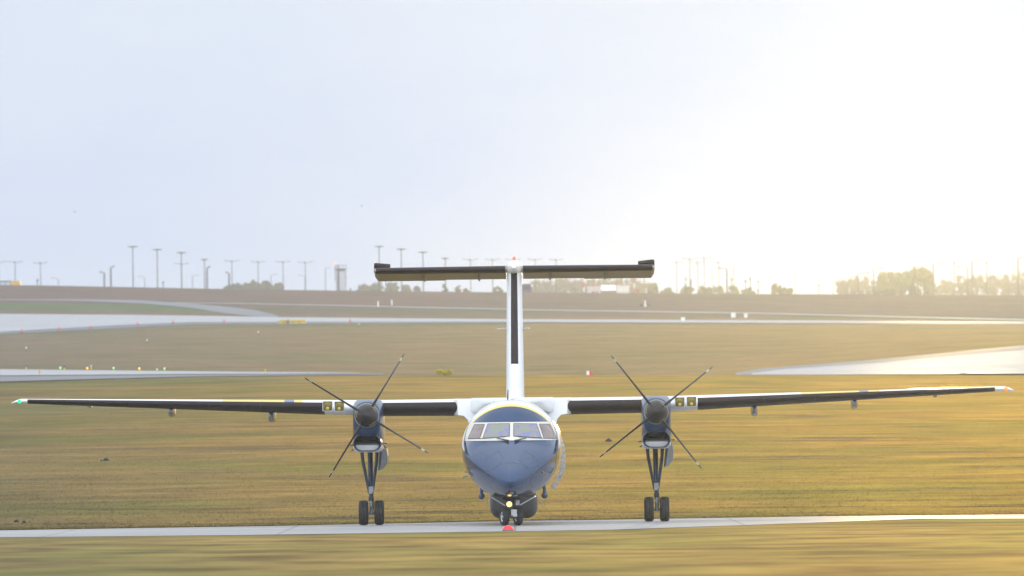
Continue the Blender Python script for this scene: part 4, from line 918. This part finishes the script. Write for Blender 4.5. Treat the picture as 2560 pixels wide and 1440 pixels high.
# red and white obstruction poles, small red things round the huts
first = None
for px, top, lb in ((1460, 706, 'red and white pole left of the pale low building'), (1484.5, 707, 'red and white pole behind the pale low building'), (1586, 694, 'tallest red and white pole right of the white building')):
    d = 3760; b = place(px, d); h = top_h(px, top, d, b); o = empty('striped_pole', b, lb, 'pole', 'red and white poles by the huts')
    for k in range(6):
        m = MB(); m.tube([(0, 0, h * k / 6), (0, 0, h * (k + 1) / 6)], .17, 8); m.build('red_section' if k % 2 else 'white_section', RED if k % 2 else WHT, o)
for px, py, w_, h_, lb in ((1540.5, 709, 6, 4, 'small red beacon box on a stand above the dark-fronted shed'), (1595, 728, 7, 10, 'small dark red bin leaning right of the white building'), (1483, 731, 7, 4, 'low dark red box in front of the pale low building'), (1492.5, 731, 6, 4, 'low red box right of the dark red one')):
    d = 3690; s = d / F; r = ray(px, py); b = Vector((r.x * d, d, gz(r.x * d, d))); z = P(px, py, d).z - b.z; o = empty('equipment_box', b, lb, 'box', 'red boxes round the huts')
    m = MB(); m.box((0, 0, z), (w_ * s, .5, h_ * s)); m.build('box_body', RED if py < 715 else material('dark_red', (.28, .04, .05), .5), o, smooth=False)
    m = MB(); m.tube([(0, 0, -.2), (0, 0, max(z - h_ * s / 2, .05))], .06, 6); m.box((0, 0, z + h_ * s / 2 + .02), (w_ * s * 1.1, .55, .05)); m.build('stand', POLE, o)
def cross_mast(px, top, lb, arms, d=3800):
    b = place(px, d); h = top_h(px, top, d, b); s = d / F; o = empty('antenna_mast', b, lb, 'mast', 'small antenna masts on the right ridge'); m = MB(); m.tube([(0, 0, 0), (0, 0, h)], [.18, .07], 8); m.build('shaft', POLE, o)
    for dx, py, w_, hh in arms:
        m = MB(); z = P(px, py, d).z - b.z; m.box((dx * s, 0, z), (w_ * s, .2, hh * s)); m.build('antenna_box', HEADM, o, smooth=False)
cross_mast(1714.5, 690, 'thin cross-shaped antenna mast under the lamp cluster', ((0, 698, 14, 1.2), (-1, 722, 5, 22)))
cross_mast(1727, 699, 'squat antenna mast with dark head next to the cross-shaped mast', ((0, 701, 6, 4), (0, 712, 4, 22)))
cross_mast(1875.5, 716, 'dark hooded unit on a short post right of the lamp cluster', ((0, 722, 8, 8),))
cross_mast(1895.5, 703, 'short post with round head and dark base box left of the small shrub', ((0, 704, 4, 4), (0, 727, 5, 8)))
def wind_pole():
    d = 3900; b = place(1783, d); h = top_h(1783, 690, d, b); o = empty('wind_sock_pole', b, 'slanted pole with small orange lamp inside the lamp cluster', 'pole'); s = d / F
    m = MB(); m.tube([(0, 0, 0), (0, 0, h), (-3.5 * s, 0, h + 12 * s)], [.14, .10, .08], 8); m.build('shaft', material('pale_pole', (.35, .33, .30), .5), o)
    m = MB(); m.lathe([(0, .15), (.2, .2), (.4, .05)], (-3.5 * s, 0, h + 12 * s), (0, 0, 1), 10); m.build('lamp', lamp_mat('orange_lamp', (1, .45, .12), 1.0), o)
    m = MB(); m.box((1.5 * s, 0, h - 2 * s), (4 * s, .3, 3 * s)); m.build('side_box', LIGHTG, o, smooth=False)
wind_pole()

# trees and bushes
def leaf_mat(name, a, b):
    m = bpy.data.materials.new(name); m.use_nodes = True; nt = m.node_tree; bs = nt.nodes['Principled BSDF']; bs.inputs['Roughness'].default_value = .7; bs.inputs['Specular IOR Level'].default_value = .2
    g = nt.nodes.new('ShaderNodeNewGeometry'); n = noise_group(nt, g.outputs['Position'], .45, 4); c = mix(nt, ramp(nt, n, .3, .7), a, b)
    nt.links.new(c, bs.inputs['Base Color']); return m
LEAF = leaf_mat('leaf_green', (.035, .065, .03), (.075, .105, .045)); LEAF2 = leaf_mat('leaf_spring', (.085, .11, .035), (.14, .155, .055)); BARK = material('bark', (.09, .07, .055), .9, var=.3); TWIG = leaf_mat('twig_brown', (.10, .08, .07), (.16, .125, .10))
def leaves(blobs, n, size, seed):
    rg = np.random.default_rng(seed); vol = np.array([b[3] * b[4] * b[5] for b in blobs]); pick = rg.choice(len(blobs), n, p=vol / vol.sum())
    B = np.array(blobs)[pick]; v = rg.normal(size=(n, 3)); v /= np.linalg.norm(v, axis=1)[:, None]; r = rg.random(n)[:, None] ** .45
    c = B[:, :3] + v * r * B[:, 3:6]; a = rg.normal(size=(n, 3)); a /= np.linalg.norm(a, axis=1)[:, None]; q = np.cross(a, rg.normal(size=(n, 3))); q /= np.linalg.norm(q, axis=1)[:, None]
    s = size * (.6 + .8 * rg.random(n))[:, None]; V = np.stack([c - a * s, c + q * s * .7, c + a * s, c - q * s * .7], 1).reshape(-1, 3)
    return V, np.arange(n * 4).reshape(n, 4)
def tree(px0, px1, ptop, d, lb, mat, kind='round', n=1500, seed=1, cat='tree', group=None, name='broadleaf_tree', leaf=.45):
    if kind == 'bare': px0, px1 = px0 - 8, px1 + 8
    s = d / F; cx = (px0 + px1) / 2; b = place(cx, d); w = (px1 - px0) * s; h = top_h(cx, ptop, d, b); rd = random.Random(seed)
    vis = P(cx, 726, d).z - b.z           # height at which the ridge hides the rest
    o = empty(name, b, lb, cat, group)
    t = MB(); t.tube([(0, 0, -.3), (0.1, 0, h * .3), (-.1, .1, h * .62), (.05, 0, h * .9)], [w * .03 + .12, w * .024 + .1, w * .014 + .06, .04], 8)
    tips = []
    for k in range(9 if kind != 'bush' else 5):
        a = rd.random() * math.tau; z0 = h * (.25 + .05 * k); q = Vector((math.cos(a) * w * .30, math.sin(a) * w * .26, min(h * .9, z0 + h * (.16 + .1 * rd.random())))); t.tube([(0, 0, z0), q * .55 + Vector((0, 0, z0 * .45 + .1)), q], [.12, .08, .04], 6); tips.append(q)
    if kind == 'bare':
        for k in range(40):
            a = rd.random() * math.tau; r0 = w * .16 * rd.random(); z0 = h * (.3 + .3 * rd.random()); r1 = w * (.15 + .35 * rd.random()); z1 = min(h, z0 + h * (.2 + .4 * rd.random()))
            p0, p1 = Vector((math.cos(a) * r0, math.sin(a) * r0, z0)), Vector((math.cos(a) * r1, math.sin(a) * r1, z1)); t.tube([p0, p0.lerp(p1, .5) + Vector((0, 0, .2)), p1], [.07, .05, .03], 5)
    t.build('trunk', BARK, o)
    blobs = []; v0 = max(vis - 1.2, h * .1); hv = h - v0
    for k in range({'round': 26, 'bush': 14, 'bare': 30}[kind]):
        if kind != 'bare':
            x = (rd.random() * 2 - 1) * .84; yq = (rd.random() * 2 - 1) * .7; top = math.sqrt(max(0, 1 - x * x)) ** .8
            r_ = w * (.09 + .06 * rd.random()); rz = min(r_, hv * .24); zz = v0 + max(0, hv * top * (.25 + .75 * rd.random()) - rz)
            blobs.append((x * (w * .5 - r_ * .6), yq * w * .4, zz, r_, r_, rz))
        else:
            x = (rd.random() * 2 - 1) * .85; r_ = w * (.07 + .07 * rd.random()); rz = hv * (.10 + .10 * rd.random()); top = 1 - .35 * abs(x) ** 1.5 - .22 * rd.random()
            blobs.append((x * w * .46, (rd.random() - .5) * w * .6, v0 + hv * top * (.15 + .85 * rd.random()) - rz * .8, r_, r_, rz))
    V, Fc = leaves(blobs, int(n * 1.3), leaf * 1.15, seed); V[:, 2] = np.clip(V[:, 2], .1, h)
    m = MB(); m.v = V.tolist(); m.f = [tuple(f) for f in Fc.tolist()]; m.m = [0] * len(m.f)
    me = bpy.data.meshes.new('crown'); me.from_pydata(m.v, [], m.f); me.materials.append(mat); me.update(); c = bpy.data.objects.new('crown', me); COL.objects.link(c); c.parent = o
    return o
gl = 'trees along the ridge'
for i, (a, b, tp, lb) in enumerate(((552, 604, 709, 'low rounded tree at the left end of the left clump'), (578, 628, 702, 'rounded tree second from left in the left clump'), (612, 660, 699, 'tallest tree left of centre in the left clump'), (640, 684, 701, 'tree right of centre in the left clump'), (674, 712, 704, 'rounded tree at the right end of the left clump'))):
    tree(a, b, tp, 5400, lb, LEAF, 'round', 1500, 20 + i, group=gl)
for i, (a, b, tp, lb) in enumerate(((888, 930, 708, 'spreading sparse tree leftmost under the left tailplane'), (922, 966, 703, 'sparse tree second under the left tailplane'), (960, 1000, 702, 'sparse tree third under the left tailplane'), (1000, 1030, 711, 'small sparse tree fourth under the left tailplane'), (1032, 1052, 714, 'tiny round tree under the left tailplane'))):
    tree(a, b, tp, 5400, lb, LEAF, 'round', 700, 40 + i, group=gl, leaf=.4)
for i, (a, b, tp, lb) in enumerate(((1104, 1120, 708, 'small bush on a stem left of the fin, first'), (1136, 1156, 712, 'small bush left of the fin, second'), (1156, 1174, 714, 'small bush left of the fin, third'), (1224, 1258, 714, 'low bush nearest the fin on its left'))):
    tree(a, b, tp, 4500, lb, LEAF, 'bush', 350, 60 + i, 'bush', 'bushes left of the fin', 'bush', .3)
LB = ['bare grey tree right of the fin behind the van', 'bare grey tree second right of the van', 'bare grey tree third right of the van', 'bare grey tree left of the pale low building', 'bare grey tree behind the pale low building', 'bare grey tree behind the dark-fronted shed', 'bare grey tree behind the white building', 'bare grey tree right of the white building', 'bare grey tree under the right tip of the tailplane']
for i, (a, b, tp) in enumerate(((1326, 1368, 692), (1358, 1400, 688), (1392, 1432, 686), (1424, 1464, 690), (1456, 1500, 687), (1492, 1536, 685), (1528, 1572, 686), (1564, 1606, 688), (1594, 1626, 694))):
    tree(a, b, tp, 5800, LB[i], TWIG, 'bare', 1300, 80 + i, group='bare trees behind the huts', name='bare_tree', leaf=.3)
for i, (a, b, tp, lb) in enumerate(((1618, 1652, 706, 'low hedge-like bush right of the tailplane tip'), (1650, 1690, 717, 'long low bush left of the lamp cluster'), (1690, 1745, 715, 'long low bush under the left of the lamp cluster'), (1736, 1790, 712, 'low bush under the tallest double lamp'), (1778, 1812, 707, 'highest bush under the lamp cluster'), (1808, 1850, 713, 'low bush under the right of the lamp cluster'), (1846, 1890, 720, 'very low bush right of the lamp cluster'))):
    tree(a, b, tp, 4700, lb, LEAF2, 'bush', 700, 100 + i, 'bush', 'bushes on the right ridge', 'bush', .33)
tree(1920, 1958, 706, 4400, 'small upright shrub alone on the right ridge', LEAF2, 'bush', 900, 120, 'shrub', None, 'shrub', .35)
tree(1944, 1988, 716, 4410, 'low spreading shrub right of the small upright shrub', LEAF2, 'bush', 700, 121, 'shrub', None, 'shrub', .35)
for i, (a, b, tp, lb) in enumerate(((2096, 2130, 690, 'bare tree leftmost at right, left of the big round tree'), (2122, 2152, 687, 'bare tree second at right, left of the big round tree'), (2150, 2190, 685, 'bare tree touching the left of the big round tree'),
                                    (2342, 2384, 694, 'bare tree touching the right of the big round tree'), (2380, 2424, 684, 'bare tree second right of the big round tree'), (2420, 2466, 680, 'bare tree third right of the big round tree'), (2460, 2508, 677, 'bare tree fourth right of the big round tree'), (2500, 2545, 672, 'tall bare tree near the right frame edge'), (2535, 2590, 666, 'tall bare tree cut by the right frame edge'))):
    tree(a, b, tp, 5400, lb, TWIG, 'bare', 1100, 140 + i, group='bare trees on the right ridge', name='bare_tree', leaf=.3)
tree(2178, 2270, 671, 5000, 'left half of the big round tree pair on the right ridge', LEAF2, 'round', 3200, 161, group=gl, leaf=.5)
tree(2240, 2348, 665, 4960, 'taller right one of the big round tree pair on the right ridge', LEAF2, 'round', 4200, 162, group=gl, leaf=.5)
def yellow_blur():  # yellow sign blurred by heat shimmer, made up here as leafy clumps
    p = hit(1112, 938, 850, 899); o = empty('blurred_sign', p, 'small yellow shimmer-blurred sign shaped as leafy clumps on the crest right of the left propeller', 'bush'); t = MB(); rd = random.Random(4)
    for k in range(7):
        a = rd.random() * math.tau; t.tube([(0, 0, 0), (math.cos(a) * .18, math.sin(a) * .15, .18), (math.cos(a) * .3, math.sin(a) * .22, .36)], [.02, .014, .006], 6)
    t.build('trunk', BARK, o); blobs = [((rd.random() - .5) * .5, (rd.random() - .5) * .4, .18 + .16 * rd.random(), .16, .15, .12) for k in range(9)]
    V, Fc = leaves([tuple(q * 1.45 for q in bb) for bb in blobs], 2200, .028, 5); V[:, 2] = np.clip(V[:, 2] * .8 - .10, .01, 9); V[:, 0] *= 1.1; me = bpy.data.meshes.new('crown'); me.from_pydata(V.tolist(), [], Fc.tolist()); me.materials.append(leaf_mat('yellow_blur_clumps', (.30, .26, .03), (.62, .50, .05))); c = bpy.data.objects.new('crown', me); COL.objects.link(c); c.parent = o
yellow_blur()
# two birds high in the sky
for px, py, lb in ((187, 530, 'tiny dark bird in the sky above the far left lamp posts'), (905, 515, 'tiny dark bird in the sky above the silo')):
    d = 1500; c = P(px, py, d); m = MB(); m.tube([(-.13, 0, .0), (-.04, 0, .01), (.06, 0, .01), (.12, 0, .0)], [.01, .04, .035, .008], 8)
    for s in (-1, 1): m.add([(-.04, 0, .02), (.05, 0, .02), (.02, s * .16, .07), (-.05, s * .30, .03), (-.03, s * .16, .06)], [(0, 1, 2, 4), (4, 2, 3)]); 
    o = m.build('bird', BLK, None, loc=c); tag(o, lb, 'bird', 'birds in the sky')

# ------------------------------------------------------------------ grass blades of the near field
def grass():
    n = 230000; u = rng.random(n); d = 398 + 330 * u ** 1.7; d0 = d.copy(); sx = (rng.random(n) - .5) * .076; x = sx * d
    far = np.interp(x / 395 * F + 1280, [-200, 0, 640, 960, 1280, 1500, 1840, 2100, 2300, 2560, 2760], [396.5, 398, 402, 406, 411, 411, 413, 414.5, 413.5, 411.5, 410]); d = far + (d - 398) + .05
    z = ground_z(x, d); h = .006 + .026 * rng.random(n) ** 2 + .03 * np.clip((402 - d0) / 4, 0, 1) * rng.random(n); w = .010 + .020 * rng.random(n); a = rng.random(n) * math.tau; lx, ly = (rng.normal(size=n) * .03, rng.normal(size=n) * .03)
    V = np.empty((n, 3, 3)); ca, sa_ = np.cos(a) * w, np.sin(a) * w
    V[:, 0] = np.stack([x - ca, d - sa_, z - .01], 1); V[:, 1] = np.stack([x + ca, d + sa_, z - .01], 1); V[:, 2] = np.stack([x + lx, d + ly, z + h], 1)
    me = bpy.data.meshes.new('grass'); me.vertices.add(n * 3); me.loops.add(n * 3); me.polygons.add(n)
    me.vertices.foreach_set('co', V.reshape(-1)); me.loops.foreach_set('vertex_index', np.arange(n * 3)); me.polygons.foreach_set('loop_start', np.arange(0, n * 3, 3)); me.polygons.foreach_set('loop_total', np.full(n, 3)); me.update(calc_edges=True)
    m = bpy.data.materials.new('grass_blade'); m.use_nodes = True; nt = m.node_tree; b = nt.nodes['Principled BSDF']; b.inputs['Roughness'].default_value = .8; b.inputs['Specular IOR Level'].default_value = .2
    g = nt.nodes.new('ShaderNodeNewGeometry'); mp = nt.nodes.new('ShaderNodeMapping'); nt.links.new(g.outputs['Position'], mp.inputs[0]); mp.inputs['Scale'].default_value = (1, .35, 1)
    at = nt.nodes.new('ShaderNodeAttribute'); at.attribute_name = 'tint'
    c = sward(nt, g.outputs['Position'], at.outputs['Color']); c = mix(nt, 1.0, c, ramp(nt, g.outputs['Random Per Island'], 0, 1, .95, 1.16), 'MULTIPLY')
    nt.links.new(c, b.inputs['Base Color'])
    nv = nt.nodes.new('ShaderNodeVectorMath'); nv.operation = 'MULTIPLY_ADD'; nt.links.new(g.outputs['Normal'], nv.inputs[0]); nv.inputs[1].default_value = (.15, .15, .15); nv.inputs[2].default_value = (0, 0, 1)
    nn = nt.nodes.new('ShaderNodeVectorMath'); nn.operation = 'NORMALIZE'; nt.links.new(nv.outputs[0], nn.inputs[0]); nt.links.new(nn.outputs[0], b.inputs['Normal'])
    u3 = np.clip((np.repeat(sx, 3) + .036) / .072, 0, 1); cc = np.outer(1 - u3, STRAW * .9) + np.outer(u3, GLOW_GOLD)  # blades repeat the painted warm glow towards the right
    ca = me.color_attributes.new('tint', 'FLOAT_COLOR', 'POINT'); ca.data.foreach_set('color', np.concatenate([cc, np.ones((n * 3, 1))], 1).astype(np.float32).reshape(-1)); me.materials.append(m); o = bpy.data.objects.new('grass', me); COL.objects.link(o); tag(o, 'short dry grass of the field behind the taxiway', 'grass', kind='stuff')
grass()

# ------------------------------------------------------------------ haze
def haze():
    me = bpy.data.meshes.new('haze'); mb = MB(); mb.box((0, 3300, 30.5), (4400, 6800, 69)); me.from_pydata(mb.v, [], mb.f); o = bpy.data.objects.new('haze', me); COL.objects.link(o)
    mt = bpy.data.materials.new('pale_haze'); mt.use_nodes = True; nt = mt.node_tree; nt.nodes.clear(); out = nt.nodes.new('ShaderNodeOutputMaterial')
    def pv(den, g, col):
        v = nt.nodes.new('ShaderNodeVolumePrincipled'); v.inputs['Density'].default_value = den; v.inputs['Anisotropy'].default_value = g; v.inputs['Color'].default_value = (*col, 1); return v
    a = pv(HAZE_D, .35, (.83, .90, 1.0)); b = pv(HAZE_F, .968, (1, .97, .9)); ad = nt.nodes.new('ShaderNodeAddShader')
    nt.links.new(a.outputs[0], ad.inputs[0]); nt.links.new(b.outputs[0], ad.inputs[1]); nt.links.new(ad.outputs[0], out.inputs['Volume']); me.materials.append(mt)
    tag(o, 'pale morning haze over the airfield', 'haze', kind='stuff')
HAZE_D, HAZE_F = 8.2e-5, 1.5e-6
haze()
